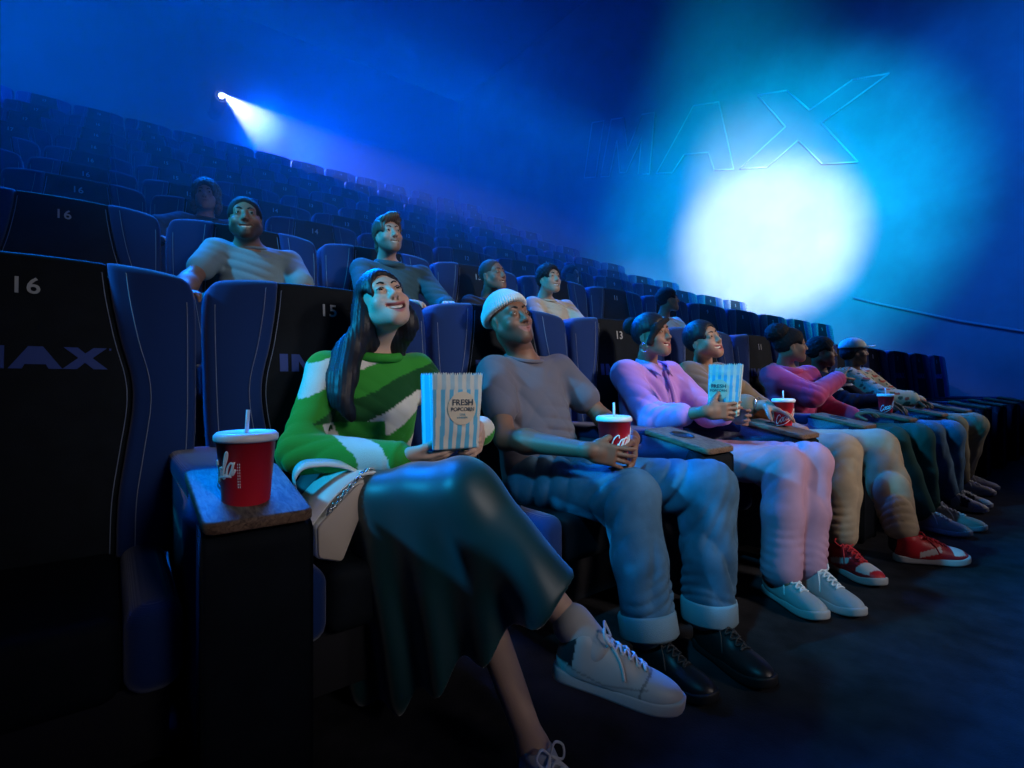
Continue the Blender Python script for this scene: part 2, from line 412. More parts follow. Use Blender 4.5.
def person(name, label, S, hbody=.005, group=None):
    root = empty(name, label, 'person', S['base'], group)
    J = {k: A(*v) for k, v in S['j'].items()}
    hs = S.get('hs', 1.)
    F = Fr(S['head'][0], S['head'][1], S['head'][2], S['head'][3], hs)
    sk = S['skin']; lip = S.get('lip', tuple(c * .8 for c in sk)); sm = S.get('smile', .007); op = S.get('open', .008); mw = S.get('mw', .029)
    lat = nrm(J['shR'] - J['shL']); chest = (J['shR'] + J['shL']) / 2 - A(0, 0, .10); neck = J.get('neck', (J['shR'] + J['shL']) / 2 + A(0, 0, .06)); pel = J['pel']
    w = S.get('build', 1.)
    torso = grp(U([cone(pel, chest, .098 * w, .108 * w, lat, 1.35), cone(J['shR'], J['shL'], .05 * w)], .06))
    B = [(torso, 0, '+')]
    B += [(cone((J['shR'] + J['shL']) / 2 + A(0, 0, .02), neck, .06 * w, .053 * w), .05, '+'), (cone(neck, F.at(0, -.022, -.055), .052 * w * S.get('neckw', 1.), .056 * w * S.get('neckw', 1.)), .02, '+')]
    for s in 'RL':
        if 'el' + s in J:
            m = J['el' + s] * .72 + J['wr' + s] * .28
            B += [(grp(U([cone(J['sh' + s], J['el' + s], .046 * w, .039 * w), cone(J['el' + s], m, .039 * w, .042 * w), cone(m, J['wr' + s], .042 * w, .026 * w)], .03)), .03, '+')]
        if 'kn' + s in J:
            k, a = J['kn' + s], J['an' + s]; cf = k * .68 + a * .32 + A(0, .02, 0)
            B += [(grp(U([cone(J['hip' + s], k, .072 * w, .052 * w), cone(k, cf, .05 * w, .052 * w), cone(cf, a, .052 * w, .035 * w), cone(a, a + A(*S['toe' + s]) * .05 + A(0, 0, -.03), .035, .03)], .03)), .03, '+')]
    B += [(grp(head_sdf(F, S.get('jaw', 1.), sm, op, S.get('nose', 1.), S.get('cheek', 1.), mw, S.get('squint', 1.))), .018, '+')]
    for s in 'RL':
        if 'hand' + s in S:
            hd = S['hand' + s]; B += [(hand_sdf(J['wr' + s], *[A(*v) for v in hd[:3]], *hd[3:]), .012, '+')]
    skm = mat('skin_' + str(len(MATS)), sk, rough=S.get('srough', .50), spec=.35, vcol=True, bump=.06, bscale=260)
    sdf_obj('body', B, hbody, skm, root, col=face_col(F, sk, lip, sm, op, mw, S.get('stubble')))
    # eyes, brows, teeth
    ew = mat('eye_white', (.48, .46, .44), .25, spec=.4); ei = mat('iris_dark', (.012, .008, .006), .1, spec=.7)
    eo = S.get('eye', .0)
    for sg in (-1, 1):
        c = F.at(sg * .032, .0772, .006); g = nrm(S.get('gaze', F.f))
        V, Fa = sphere(c, .0125 * hs, g, 14, 10)
        cen = np.array([V[f].mean(0) for f in Fa]); mi = ((cen - c) @ g > .0125 * hs * .87).astype(int)
        obj('eye', (V, Fa), [ew, ei], root, mi=mi)
        bm = mat('brow_' + S.get('hairname', 'dark'), S.get('browcol', (.012, .009, .008)), .7)
        pts = spline([F.at(sg * .014, .0915, .0265), F.at(sg * .028, .0895, .0335), F.at(sg * .047, .0755, .0285)], 5)
        obj('eyebrow', tube(pts, np.linspace(.0036, .0018, len(pts)) * hs * S.get('browt', 1.), 6), bm, root)
        if S.get('lash'):
            pts = spline([F.at(sg * .0185, .0885, .0085), F.at(sg * .031, .0925, .0115), F.at(sg * .0465, .0830, .0075)], 5)
            obj('eyelash', tube(pts, np.linspace(.0014, .0020, len(pts)) * hs, 6), ei, root)
    if op > .003:
        tm = mat('teeth_white', (.82, .80, .74), .25, spec=.6)
        ts = np.linspace(-.86, .86, 15); hh = min(.0080, op * .62)
        up_ = np.array([F.at(*mouth_pt(t, .0015, -.0062, sm, mw)) for t in ts]); dn = np.array([F.at(*mouth_pt(t, -hh * (1 - .55 * t * t), -.0056, sm, mw)) for t in ts])
        V = np.concatenate([up_, dn, dn - F.f * .005, up_ - F.f * .005]); n = len(ts); Fa = []
        for r in range(4):
            for i in range(n - 1): Fa.append([r * n + i, r * n + i + 1, ((r + 1) % 4) * n + i + 1, ((r + 1) % 4) * n + i])
        obj('teeth', (V, Fa), tm, root)
    return root, J, F, lat, chest, neck
def sphere(c, r, ax, n=16, m=10):
    ax = nrm(ax); u = nrm(np.cross(ax, A(.3, .2, .9))); v = np.cross(ax, u); V = [c + r * ax]; F = []
    for i in range(1, m):
        t = math.pi * i / m
        for k in range(n):
            a = 2 * math.pi * k / n; V.append(c + r * (math.cos(t) * ax + math.sin(t) * (math.cos(a) * u + math.sin(a) * v)))
    V.append(c - r * ax)
    for k in range(n): F.append([0, 1 + k, 1 + (k + 1) % n])
    for i in range(m - 2):
        for k in range(n): F.append([1 + i * n + k, 1 + (i + 1) * n + k, 1 + (i + 1) * n + (k + 1) % n, 1 + i * n + (k + 1) % n])
    for k in range(n): F.append([len(V) - 1, 1 + (m - 2) * n + (k + 1) % n, 1 + (m - 2) * n + k])
    return np.array(V), F
def hair_cap(F, t=.012, line=.055, back=-.09, sides=True, ears=True):
    L = [(F.ell((0, -.014, .034), (.0745 + t, .096 + t, .088 + t)), 0, '+')]
    L += [(F.ell((0, .12, line - .10), (.066, .085, .10)), .015, '-'),
          (half(F.at(0, 0, back), -F.u), .02, '&')]
    if ears:
        for s in (-1, 1): L += [(F.ell((s * .08, .03, -.045), (.035, .05, .065)), .012, '-')]
    return L
def hair_obj(root, L, F, m, h=.005, amp=.0025, fr=(500, 60), curl=0., name='hair', dirn=None):
    def disp(P):
        q = F.loc(P)
        if curl: return curl * wob(q, 190, 1.) + curl * .6 * wob(q, 420, 2.)
        return amp * np.sin(q[:, 0] * fr[0] + 2.2 * wob(q, fr[1], .4) + q[:, 1] * fr[0] * .35)
    return sdf_obj(name, L, h, m, root, disp=disp)
def top_wear(root, name, J, chest, lat, w, m, h, sleeve='short', t=.016, col=None, extra=(), cut=(), fold=(), loose=0., sl=(.060, .056, .047), hem=None):
    pel = J['pel']; L = U([cone(pel + A(0, 0, -.02), chest, (.105 + loose) * w + t, .110 * w + t, lat, 1.36), cone(J['shR'], J['shL'], .052 * w + t * .6)], .07)
    fo = list(fold)
    for s in 'RL':
        if 'el' + s not in J: continue
        sh, el, wr = J['sh' + s], J['el' + s], J['wr' + s]
        if sleeve == 'short':
            e = sh + (el - sh) * .56; L += [(grp(U([cone(sh, e, sl[0] * w, sl[1] * w)], .01)), .03, '+')]
            L += [(half(e + nrm(el - sh) * .02, nrm(el - sh)), 0, '&')] if False else []
        else:
            e = el + (wr - el) * (.97 if sleeve == 'long' else .55)
            L += [(grp(U([cone(sh, el, sl[0] * w, sl[1] * w), cone(el, e, sl[1] * w, sl[2] * w)], .03)), .03, '+')]
            fo += [(el, .13, nrm(wr - sh) + lat * .4, .045, .007), (e, .07, nrm(wr - el), .035, .004)]
        fo += [(sh * .8 + chest * .2 - A(0, 0, .05), .12, nrm(el - sh + lat * .3), .06, .006)]
    fo += [((pel + chest) / 2 - A(0, 0, .06), .20, nrm(chest - pel + lat * .5), .085, .007)]
    L = [(grp(L), 0, '+')] + [(p, k, op) for p, k, op in extra] + [(p, k, '-') for p, k in cut]
    return sdf_obj(name, L, h, m, root, disp=folds(fo), col=col)
def trousers(root, J, m, h, w=1., r=(.088, .074, .062, .058), cuff=None, col=None, fold=(), flare=0., short=0., amp=.007, name='trousers', low=True):
    L = U([cone(J['hipR'], J['hipL'], .105 * w), cone(J['pel'], J['pel'] + A(0, 0, .06), .105 * w, .105 * w, J['hipR'] - J['hipL'], 1.3)], .05); fo = list(fold)
    for s in 'RL':
        hp, k, a = J['hip' + s], J['kn' + s], J['an' + s]; a2 = a + (k - a) * short
        mid = (k * .5 + a2 * .5)
        L += [(grp(U([cone(hp, k, r[0] * w, r[1] * w), cone(k, mid, r[1] * w, r[2] * w), cone(mid, a2, r[2] * w, (r[3] + flare) * w)], .03)), .03, '+')]
        lr = np.cross(nrm(k - hp), A(0, 0, 1)) * (.7 if s == 'R' else -.7)
        fo += [(k + A(0, .05, -.04), .12, nrm(a - hp) + lr, .048, amp), (hp + (k - hp) * .25, .16, nrm(k - hp) - lr, .07, amp * .8), (a2 + (k - a2) * .12, .10, nrm(k - a2) + lr * .6, .034, amp * .6), (k * .5 + a2 * .5, .18, lr * 1.2 + nrm(k - a2) * .25, .075, amp * .6)]
    o = sdf_obj(name, L, h, m, root, disp=folds(fo), col=col)
    return o
def shoe(root, name, heel, fd, up, m, msole, mlace, L=.285, h=.005, col=None, w=1., lab=None, sock=None, low=True):
    """heel = bottom of the heel, fd toe direction, up"""
    fd = nrm(fd); up = nrm(np.asarray(up, float) - fd * (np.asarray(up, float) @ fd)); r = np.cross(fd, up); s = L / .285
    F = Fr.__new__(Fr); F.o = np.asarray(heel, float); F.f, F.u, F.r, F.sc = fd, up, r, s; F.M = np.stack([r, fd, up])
    body = [(grp(U([F.ell((0, .055, .045), (.036 * w, .055, .05)), F.ell((0, .135, .036), (.044 * w, .095, .045)), F.ell((0, .215, .032), (.047 * w, .068, .036)),
                F.cone((0, .052, .085), (0, .135, .066), .035, .032), F.cone((0, .045, .060), (0, .045, .098), .034, .037)], .03)), 0, '+'),
            (F.cone((0, .048, .096), (0, .046, .14), .028, .031), .006, '-'), (half(F.at(0, 0, .022), -F.u), .004, '&')]
    ob = sdf_obj(name, body, h, m, root, col=None if col is None else (lambda V: col(F.loc(V))))
    if lab: ob['label'] = lab
    out = [(.0, -.004), (.020, -.001), (.032, .018), (.036, .055), (.038, .10), (.046, .16), (.050, .205), (.046, .245), (.033, .275), (.0, .287)]
    P = np.array(out + [(-x, y) for x, y in out[::-1][1:-1]]); P = P * [w, 1]; P = resample(spline(np.vstack([P, P[:1]]), 4)[:-1], 48)
    def f(V):
        toe = np.clip((V[:, 1] - .2) / .09, 0, 1) ** 2 * .016
        return F.o + s * (V[:, :1] * r + V[:, 1:2] * fd + (V[:, 2:] + toe[:, None]) * up)
    obj('sole', slab(P, 0., .030, .007, 3, f), msole, ob)
    if mlace is not None:
        def on(x, y, lift=.0015):
            z = .17
            for _ in range(24): z -= float(d_list(body, np.array([F.at(x, y, z)]))[0]) / s * .9
            return F.at(x, y, max(z, .03) + lift)
        mb = MB()
        rows = [(.100 + .0185 * i, .024 - .0012 * i) for i in range(6)]
        for i, (y, x) in enumerate(rows):
            if i < 5:
                y2, x2 = rows[i + 1]
                for q in (-1, 1):
                    mb.add(tube(spline([on(-q * x, y), on(-q * x * .3, y + .007, .0040 + .0012 * (q > 0)), on(q * x2 * .3, y2 - .007, .0040 + .0012 * (q > 0)), on(q * x2, y2)], 3), .0034 * s, 6))
            else: mb.add(tube(spline([on(-x, y), on(0, y, .004), on(x, y)], 4), .0034 * s, 6))
        k0 = on(0, .094, .006)
        for q in (-1, 1):
            mb.add(tube(spline([k0, k0 + s * (q * .020 * r + .018 * up - .006 * fd), k0 + s * (q * .040 * r + .006 * up), k0 + s * (q * .026 * r - .010 * up + .014 * fd), k0], 6), .0030 * s, 6))
            mb.add(tube(spline([k0, on(q * .018, .112, .005), on(q * .034, .135, .004), on(q * .044, .150, .003)], 6), .0030 * s, 6))
        obj('laces', mb.get(), mlace, ob)
        tg = sdf_obj('tongue', U([F.cone((0, .088, .108), (0, .125, .082), .020, .018, up, .45)], .01), max(h, .005), m, ob, col=None if col is None else (lambda V: col(F.loc(V))))
    return ob, F
# ------------------------------------------------------------------ camera
cam = bpy.data.cameras.new('camera'); cam.lens = 18.0; cam.sensor_width = 36.0; cam.sensor_fit = 'HORIZONTAL'; cam.clip_start = .02
cam.shift_y = -3.0 / 1024
co = bpy.data.objects.new('camera', cam); COL.objects.link(co)
CAM = A(-.2295, -1.9511, .95); VD = A(.61702, .78695, 0); RD = A(.78695, -.61702, 0)
co.location = CAM; co.rotation_euler = (math.pi / 2, 0, math.atan2(VD[1], VD[0]) - math.pi / 2)
SC.camera = co

# ------------------------------------------------------------------ the auditorium
PX, PY = .83, 1.44
HZ = [0, .565, 1.11, 1.68, 2.30, 2.97, 3.68, 4.42, 5.20, 6.0]
NR = 10
WX = 10.6
carpet = mat('carpet_charcoal', (.024, .025, .029), .95, spec=.1, bump=.5, bscale=160, var=.5, vscale=9)
wallm = mat('wall_pleated_fabric', (.13, .145, .175), .85, spec=.15, bump=.35, bscale=1.6, ribs='Y', var=.25, vscale=1.2)
darkw = mat('wall_dark_panel', (.036, .044, .07), .9, spec=.1)
def build_room():
    # stepped floor extruded along the rows
    prof = [(-9, 0), (.22, 0)]
    for n in range(1, NR): prof += [(.22 + PY * (n - 1) + (.0), HZ[n]), (.22 + PY * n, HZ[n])]
    prof += [(15.5, HZ[NR - 1])]
    V = []; F = []
    for x in (-9., WX + .02):
        for y, z in prof: V.append([x, y, z])
        V += [[x, 15.5, -.4], [x, -9, -.4]]
    n = len(prof) + 2
    for i in range(n): F.append([i, (i + 1) % n, n + (i + 1) % n, n + i])
    F += [list(range(n))[::-1], list(range(n, 2 * n))]
    kind(obj('floor', (V, F), carpet, smooth=False))
    kind(obj('wall_right', box((WX + .15, 3.2, 5.8), (.15, 12.3, 6.2)), wallm, smooth=False))
    kind(obj('wall_left', box((-9.1, 3.2, 5.8), (.15, 12.3, 6.2)), darkw, smooth=False))
    kind(obj('wall_back', box((.8, 15.4, 5.8), (10.1, .15, 6.2)), darkw, smooth=False))
    kind(obj('wall_front', box((.8, -9.1, 5.8), (10.1, .15, 6.2)), darkw, smooth=False))
    kind(obj('ceiling', box((.8, 3.2, 12.1), (10.1, 12.6, .15)), darkw, smooth=False))
    trimm = mat('trim_blue_grey', (.15, .17, .21), .7)
    # raked handrail strip along the right wall
    pts = [(WX - .02, 1.6, 2.49), (WX - .02, 1.194, 2.327), (WX - .02, .098, 1.92), (WX - .02, -.63, 1.70), (WX - .02, -1.6, 1.40)]
    kind(obj('trim_1', tube(pts, .022, 8), trimm))
build_room()

def wall_sign():
    P = {'bl': A(8.429, 6.838), 'br': A(1.425, 4.945), 'tl': A(8.116, 8.309), 'tr': A(1.045, 6.37)}
    def at(u, v):
        q = (1 - u) * (1 - v) * P['bl'] + u * (1 - v) * P['br'] + (1 - u) * v * P['tl'] + u * v * P['tr']
        return [WX - .03, q[0], q[1]]
    letters = {'I': [(0, 0), (.062, 0), (.062, 1), (0, 1)],
               'M': [(.09, 0), (.135, 0), (.145, .62), (.185, .05), (.215, .05), (.262, .62), (.275, 0), (.325, 0), (.30, 1), (.245, 1), (.205, .42), (.16, 1), (.10, 1)],
               'A': [(.355, 0), (.42, 0), (.455, .27), (.545, .27), (.58, 0), (.645, 0), (.545, 1), (.455, 1)],
               'X': [(.665, 0), (.75, 0), (.82, .33), (.90, 0), (.985, 0), (.87, .52), (1.0, 1), (.92, 1), (.83, .70), (.755, 1), (.67, 1), (.775, .52)]}
    em = mat('sign_edge_blue', (.24, .27, .33), .5, spec=.4); fm = wallm
    root = empty('wall_sign', 'huge outlined letters IMAX mounted on the right side wall above the white light pool', 'sign', (WX, 5, 6.5))
    for k, pl in letters.items():
        ln = np.array([at(*p) for p in pl])
        n = len(ln); V = np.vstack([ln, ln + A(.03, 0, 0)]); F = [list(range(n)), list(range(n, 2 * n))[::-1]] + [[i, n + i, n + (i + 1) % n, (i + 1) % n] for i in range(n)]
        lt = obj('letter', (V, F), fm, root, smooth=False)
        mb = MB()
        for i in range(n): mb.add(tube([ln[i], ln[(i + 1) % n]], .016, 6))
        obj('edge_trim', mb.get(), em, lt)
wall_sign()

# ------------------------------------------------------------------ seats
leather = mat('seat_black_leather', (.006, .009, .013), .70, spec=.08, bump=.15, bscale=300, var=.3, vscale=14)
fabric = mat('seat_blue_fabric', (.008, .029, .125), .85, spec=.12, bump=.30, bscale=110, ribs='Z', sheen=.25)
thread = mat('stitch_thread', (.17, .22, .32), .8)
decal = mat('decal_silver', (.32, .34, .34), .5)
decalb = mat('decal_steel_blue', (.035, .065, .24), .6, spec=.1)
plastic = mat('plastic_black', (.010, .010, .012), .5)
REC = .105
def rec(V):
    V = np.array(V, float); return np.c_[V[:, 0], V[:, 2] - (1.31 - V[:, 1]) * REC, V[:, 1]]
SEAM = [(.175, 1.30), (.185, 1.2), (.207, 1.07), (.232, .96), (.235, .87), (.218, .74), (.200, .60), (.195, .44)]
def top(x): return 1.31 - .030 * (abs(x) / .4) ** 2.2
EDGE = [(.392, 1.29), (.402, 1.2), (.402, 1.0), (.398, .8), (.385, .6), (.37, .44)]
SEATM = {}
def seat_meshes():
    sp = spline([A(x, z) for x, z in SEAM], 4); ed = spline([A(x, z) for x, z in EDGE], 4)
    fs = lambda z: np.interp(z, sp[::-1, 1], sp[::-1, 0]); fe = lambda z: np.interp(z, ed[::-1, 1], ed[::-1, 0])
    def loft(xl, xr, y0, y1, r, R, puff, zb=.44, zt=1.31, nz=34, nx=14):
        """xl/xr side curves, y0 front, y1 rear; rounded long edges, rounded top, corner radius R on the outer top corner"""
        rows = [(zb + .6 * r, r * .6), (zb, r * .2)][::-1]; rows = [(zb, r * .5), (zb + .3 * r, r * .12)] + [(z, 0.) for z in np.linspace(zb + r, zt - r, nz)] + [(zt - r + r * math.sin(a), r * (1 - math.cos(a))) for a in np.linspace(.2, math.pi / 2, 6)]
        V = []
        for z, ins in rows:
            a, b = xl(z), xr(z)
            if R and z > zt - R: b = b - R + math.sqrt(max(R * R - (z - zt + R) ** 2, 0)) * 1.0
            f0, f1 = y0 + ins, y1 - ins
            q = min(r, (b - a) * .45, (f1 - f0) * .45) if f1 - f0 > .004 else .001
            loop = []
            for t in np.linspace(0, 1, nx): 
                x = a + q + (b - a - 2 * q) * t; loop.append((x, f0 - puff * math.sin(math.pi * t) ** .7))
            for c, (cx, cy, a0) in enumerate(((b - q, f0 + q, -math.pi / 2), (b - q, f1 - q, 0), (a + q, f1 - q, math.pi / 2), (a + q, f0 + q, math.pi))):
                for t in np.linspace(0, math.pi / 2, 6)[1:-1]: loop.append((cx + q * math.cos(a0 + t), cy + q * math.sin(a0 + t)))
                if c == 1: loop += [(b - q - (b - a - 2 * q) * t, f1) for t in np.linspace(0, 1, nx)]
            k = min(max((z - 1.05) / .26, 0), 1)
            V.append([[x, z + (top(x) - 1.31) * k, y] for x, y in loop])
        n = len(V[0]); V = np.array(V).reshape(-1, 3); m = len(rows)
        F = [[i * n + k, i * n + (k + 1) % n, (i + 1) * n + (k + 1) % n, (i + 1) * n + k] for i in range(m - 1) for k in range(n)] + [list(range(n))[::-1], [(m - 1) * n + k for k in range(n)]]
        return V, F
    V, F = loft(lambda z: -fs(z), fs, 0., .11, .012, 0, 0., zt=1.306); SEATM['back_panel'] = mesh_data('back_panel', rec(V), F, leather)
    for sg in (-1, 1):
        V, F = loft(lambda z: fs(z) + .001, fe, -.022, .115, .026, .045, .008)
        if sg < 0: V = V * [-1, 1, 1]; F = [f[::-1] for f in F]
        SEATM['side_bolster%d' % sg] = mesh_data('side_bolster', rec(V), F, fabric)
    mb = MB()
    for sg in (-1, 1):
        for off, y in ((.045, -.0300), (-.012, -.0015)):
            mb.add(tube(rec(np.c_[(sp[:, 0] + off) * sg, np.minimum(sp[:, 1], 1.272), np.full(len(sp), y)]), .0013, 5))
        e2 = ed[4:]; mb.add(tube(rec(np.c_[(e2[:, 0] - .026) * sg, e2[:, 1], np.full(len(e2), -.0235)]), .0013, 5))
    V, F = mb.get(); SEATM['stitching'] = mesh_data('stitching', V, F, thread)
    o = rounded([(-.37, .40), (.37, .40), (.40, 1.28), (-.40, 1.28)], .05)
    V, F = slab(resample(o, 60), .095, .135, .015, 3, rec); SEATM['rear_shell'] = mesh_data('rear_shell', V, F, plastic)
    def soft(name, c, h, r, m, k):
        L = [(rbox(A(*c), A(*h), None, r), 0, '+')]
        V, F = sdf_mesh(lambda P: d_list(L, P), *bounds(L), .0095); SEATM[k] = mesh_data(name, V, F, m)
    soft('seat_cushion', (0, -.345, .372), (.203, .285, .088), .035, leather, 'seat_cushion')
    for sg in (-1, 1): soft('cushion_bolster', (sg * .259, -.352, .380), (.054, .296, .095), .045, fabric, 'cushion_bolster%d' % sg)
    mb = MB(); mb.add(box((0, -.33, .20), (.29, .24, .085))); mb.add(box((0, -.10, .06), (.27, .20, .06))); mb.add(box((0, .06, .23), (.30, .05, .23)))
    V, F = mb.get(); SEATM['seat_base'] = mesh_data('seat_base', V, F, plastic, smooth=False)
seat_meshes()
ORD = ['front', 'second', 'third', 'fourth', 'fifth', 'sixth', 'seventh', 'eighth', 'ninth', 'tenth']
def imax_mesh():
    key = 'IMAXLOGO'
    if key in SEATM: return SEATM[key]
    L = [[(0, 0), (.55, 0), (.55, 1), (0, 1)],
         [(.8, 0), (1.3, 0), (1.3, .62), (1.72, .05), (1.88, .05), (2.3, .62), (2.3, 0), (2.8, 0), (2.8, 1), (2.25, 1), (1.8, .40), (1.35, 1), (.8, 1)],
         [(2.95, 0), (3.5, 0), (3.62, .2), (4.5, .2), (4.62, 0), (5.2, 0), (4.38, 1), (3.76, 1)],
         [(5.2, 0), (5.85, 0), (6.2, .3), (6.6, 0), (7.25, 0), (6.55, .52), (7.2, 1), (6.6, 1), (6.22, .73), (5.88, 1), (5.25, 1), (5.9, .52)],
         [(7.32, .9), (7.42, .9), (7.42, 1), (7.32, 1)]]
    V = []; F = []
    for l in L:
        b = len(V); n = len(l)
        V += [[(x - 3.6) * .049, (y - .5) * .062, 0] for x, y in l] + [[(x - 3.6) * .049, (y - .5) * .062, -.002] for x, y in l]
        F += [list(range(b, b + n))] + [[b + i, b + n + i, b + n + (i + 1) % n, b + (i + 1) % n] for i in range(n)]
    SEATM[key] = mesh_data('logo_lettering', V, F, decalb, smooth=False); return SEATM[key]
def put(name, me, parent, loc, rx):
    o = bpy.data.objects.new(name, me); COL.objects.link(o); o.parent = parent; o.location = loc; o.rotation_euler = (rx, 0, 0); return o
def seat(k, n, occ=None):
    num = 15 - k
    who = occ if occ else 'empty'
    lab = ('blue and black cinema seat %d, %s row, under the %s' % (num, ORD[n], occ)) if occ else ('empty blue and black cinema seat numbered %d, %s row from the front' % (num, ORD[n]))
    r = empty('cinema_seat', lab, 'seat', (.415 + PX * k, PY * n, HZ[n]), 'numbered cinema seats in rows')
    for nm, key in (('back_panel', 'back_panel'), ('side_bolster', 'side_bolster-1'), ('side_bolster', 'side_bolster1'), ('stitching', 'stitching'), ('seat_cushion', 'seat_cushion'),
                    ('cushion_bolster', 'cushion_bolster-1'), ('cushion_bolster', 'cushion_bolster1'), ('seat_base', 'seat_base'), ('rear_shell', 'rear_shell')):
        o = bpy.data.objects.new(nm, SEATM[key]); COL.objects.link(o); o.parent = r
    z = 1.212; rx = math.pi / 2 - math.atan(REC)
    ns = str(num)
    for q, ch in enumerate(ns):
        put('digit', text_mesh(ch, .064, decal, .0008), r, ((q - (len(ns) - 1) / 2) * .034, -(1.31 - z) * REC - .0022, z), rx)
    if n < 1:
        z = 1.015; put('logo_lettering', imax_mesh(), r, (0, -(1.31 - z) * REC - .0022, z), rx)
    return r
OCC = {(0, 0): 'woman in the green striped sweater', (1, 0): 'man in the pale knit beanie', (2, 0): 'person in the lilac shirt', (3, 0): 'person in the tan jacket',
       (4, 0): 'person in the pink hoodie', (5, 0): 'person in the striped top', (6, 0): 'person in the pale cap',
       (0, 1): 'bearded man in grey tee', (1, 1): 'man with swept back hair', (2, 1): 'person with shaved head', (3, 1): 'man in cream tee', (5, 1): 'person in white top',
       (0, 2): 'curly haired person', (5, 2): 'dark haired person lit from behind'}
for n in range(NR - 1):
    for k in range(-1 if n == 0 else (-2 if n < 3 else -3), 11):
        seat(k, n, OCC.get((k, n)))

wood = mat('walnut_wood', (.115, .055, .030), .55, spec=.22, bump=.12, bscale=40)
def wood_nodes():
    nt = wood.node_tree; b = nt.nodes['Principled BSDF']; tc = nt.nodes.new('ShaderNodeTexCoord'); mp = nt.nodes.new('ShaderNodeMapping')
    mp.inputs['Scale'].default_value = (18, 3, 18); n = nt.nodes.new('ShaderNodeTexNoise'); n.inputs['Scale'].default_value = 6; n.inputs['Detail'].default_value = 6; n.inputs['Distortion'].default_value = 1.2
    cr = nt.nodes.new('ShaderNodeValToRGB'); cr.color_ramp.elements[0].position = .3; cr.color_ramp.elements[0].color = (.06, .03, .02, 1); cr.color_ramp.elements[1].position = .7; cr.color_ramp.elements[1].color = (.24, .15, .09, 1)
    nt.links.new(tc.outputs['Object'], mp.inputs[0]); nt.links.new(mp.outputs[0], n.inputs['Vector']); nt.links.new(n.outputs['Fac'], cr.inputs[0]); nt.links.new(cr.outputs[0], b.inputs['Base Color'])
wood_nodes()
def console(k, lab):
    r = empty('armrest_console', lab, 'armrest', (PX * k, 0, 0), 'wood topped armrest consoles in the front row')
    def fx(V): return np.c_[V[:, 2], V[:, 0], V[:, 1]]
    body = resample(rounded([(.02, .10), (.02, .700), (-.52, .712), (-.80, .672), (-.80, .10)], [.02, .05, .03, .02, .02], 5), 80)[::-1]
    def mk(nm, key, VF, m, par=r, sm=True):
        if key not in SEATM: SEATM[key] = mesh_data(nm, VF()[0], VF()[1], m, smooth=sm)
        o = bpy.data.objects.new(nm, SEATM[key]); COL.objects.link(o); o.parent = par; return o
    def fl(VF): return VF[0], [f[::-1] for f in VF[1]]
    mk('console_body', 'c_body', lambda: fl(slab(body, -.088, .088, .012, 3, fx)), fabric)
    front = resample(rounded([(-.79, .0), (-.79, .672), (-.865, .655), (-.865, .0)], .012, 4), 60)[::-1]
    mk('front_panel', 'c_front', lambda: fl(slab(front, -.098, .098, .008, 3, fx)), leather)
    pl = resample(rounded([(-.098, -.575), (-.098, -.878), (.098, -.878), (.098, -.575)], [.012, .02, .02, .012], 5), 64)
    def fp(V):
        z = .735 - (V[:, 1] + .575) / -.303 * .058
        return np.c_[V[:, 0], V[:, 1], z - V[:, 2]]
    mk('wood_top', 'c_wood', lambda: slab(pl, -.012, .012, .006, 3, fp), wood)
    def padm():
        L = [(rbox(A(0, -.285, .702), A(.093, .287, .036), None, .026), 0, '+')]
        return sdf_mesh(lambda P: d_list(L, P), *bounds(L), .007)
    mk('arm_pad', 'c_pad', padm, fabric)
    a = np.linspace(0, 2 * math.pi, 33)[:-1]
    ring = [(.046 * math.cos(t), -.70 + .046 * math.sin(t), .735 + (.046 * math.sin(t) - .125) / .303 * .058 + .012) for t in a]
    mk('cup_holder', 'c_ring', lambda: tube(ring, .004, 8, closed=True), plastic)
    mk('cup_well', 'c_well', lambda: (np.vstack([[[x, y, z + .001] for x, y, z in ring], [[x, y, z - .05] for x, y, z in ring]]), [[i, (i + 1) % 32, 32 + (i + 1) % 32, 32 + i] for i in range(32)] + [list(range(32))]), plastic)
    return r
CONS = {0: 'black fronted wooden topped armrest console carrying the nearest red cup', 2: 'wooden topped armrest console between the man in beanie and the lilac shirt', 3: 'wooden topped armrest console under the forearm of the person in tan jacket',
        4: 'wooden topped armrest console between the tan jacket and the pink hoodie', 5: 'wooden topped armrest console between the pink hoodie and the striped top, with red cup', 6: 'wooden topped armrest console between the striped top and the person in cap',
        7: 'dim armrest console just right of the person in pale cap', 8: 'dim armrest console second to the right of the person in pale cap', 9: 'dim armrest console third to the right of the person in pale cap', 10: 'faint armrest console near the far right end of the front row', 11: 'faintest armrest console at the far right end of the front row'}
for k, l in CONS.items(): console(k, l)

# ------------------------------------------------------------------ cups
cupred = mat('cup_red', (.62, .012, .030), .4, spec=.4); cupwhite = mat('cup_white_print', (.85, .85, .85), .5); lidm = mat('lid_white', (.80, .82, .84), .35); strawm = mat('straw_clear_white', (.65, .75, .82), .3)
SCRIPT = {'C': ([(.95, .75), (.85, .95), (.6, 1.0), (.3, .85), (.12, .5), (.2, .15), (.5, 0), (.85, .12), (1.05, .35)], 1.05), 'o': ([(.5, .55), (.25, .55), (.08, .3), (.2, .03), (.42, .05), (.55, .3), (.42, .55), (.7, .5)], .62),
          'c': ([(.5, .42), (.4, .56), (.18, .5), (.06, .22), (.22, .0), (.45, .08), (.62, .28)], .58), 'a': ([(.5, .45), (.32, .57), (.1, .4), (.08, .1), (.26, .0), (.45, .2), (.55, .55), (.5, .12), (.6, .0), (.75, .2)], .72),
          '-': ([(.0, .3), (.35, .3)], .4), 'l': ([(.05, .1), (.4, .75), (.42, 1.05), (.28, 1.1), (.2, .7), (.22, .1), (.35, .0), (.5, .15)], .48)}
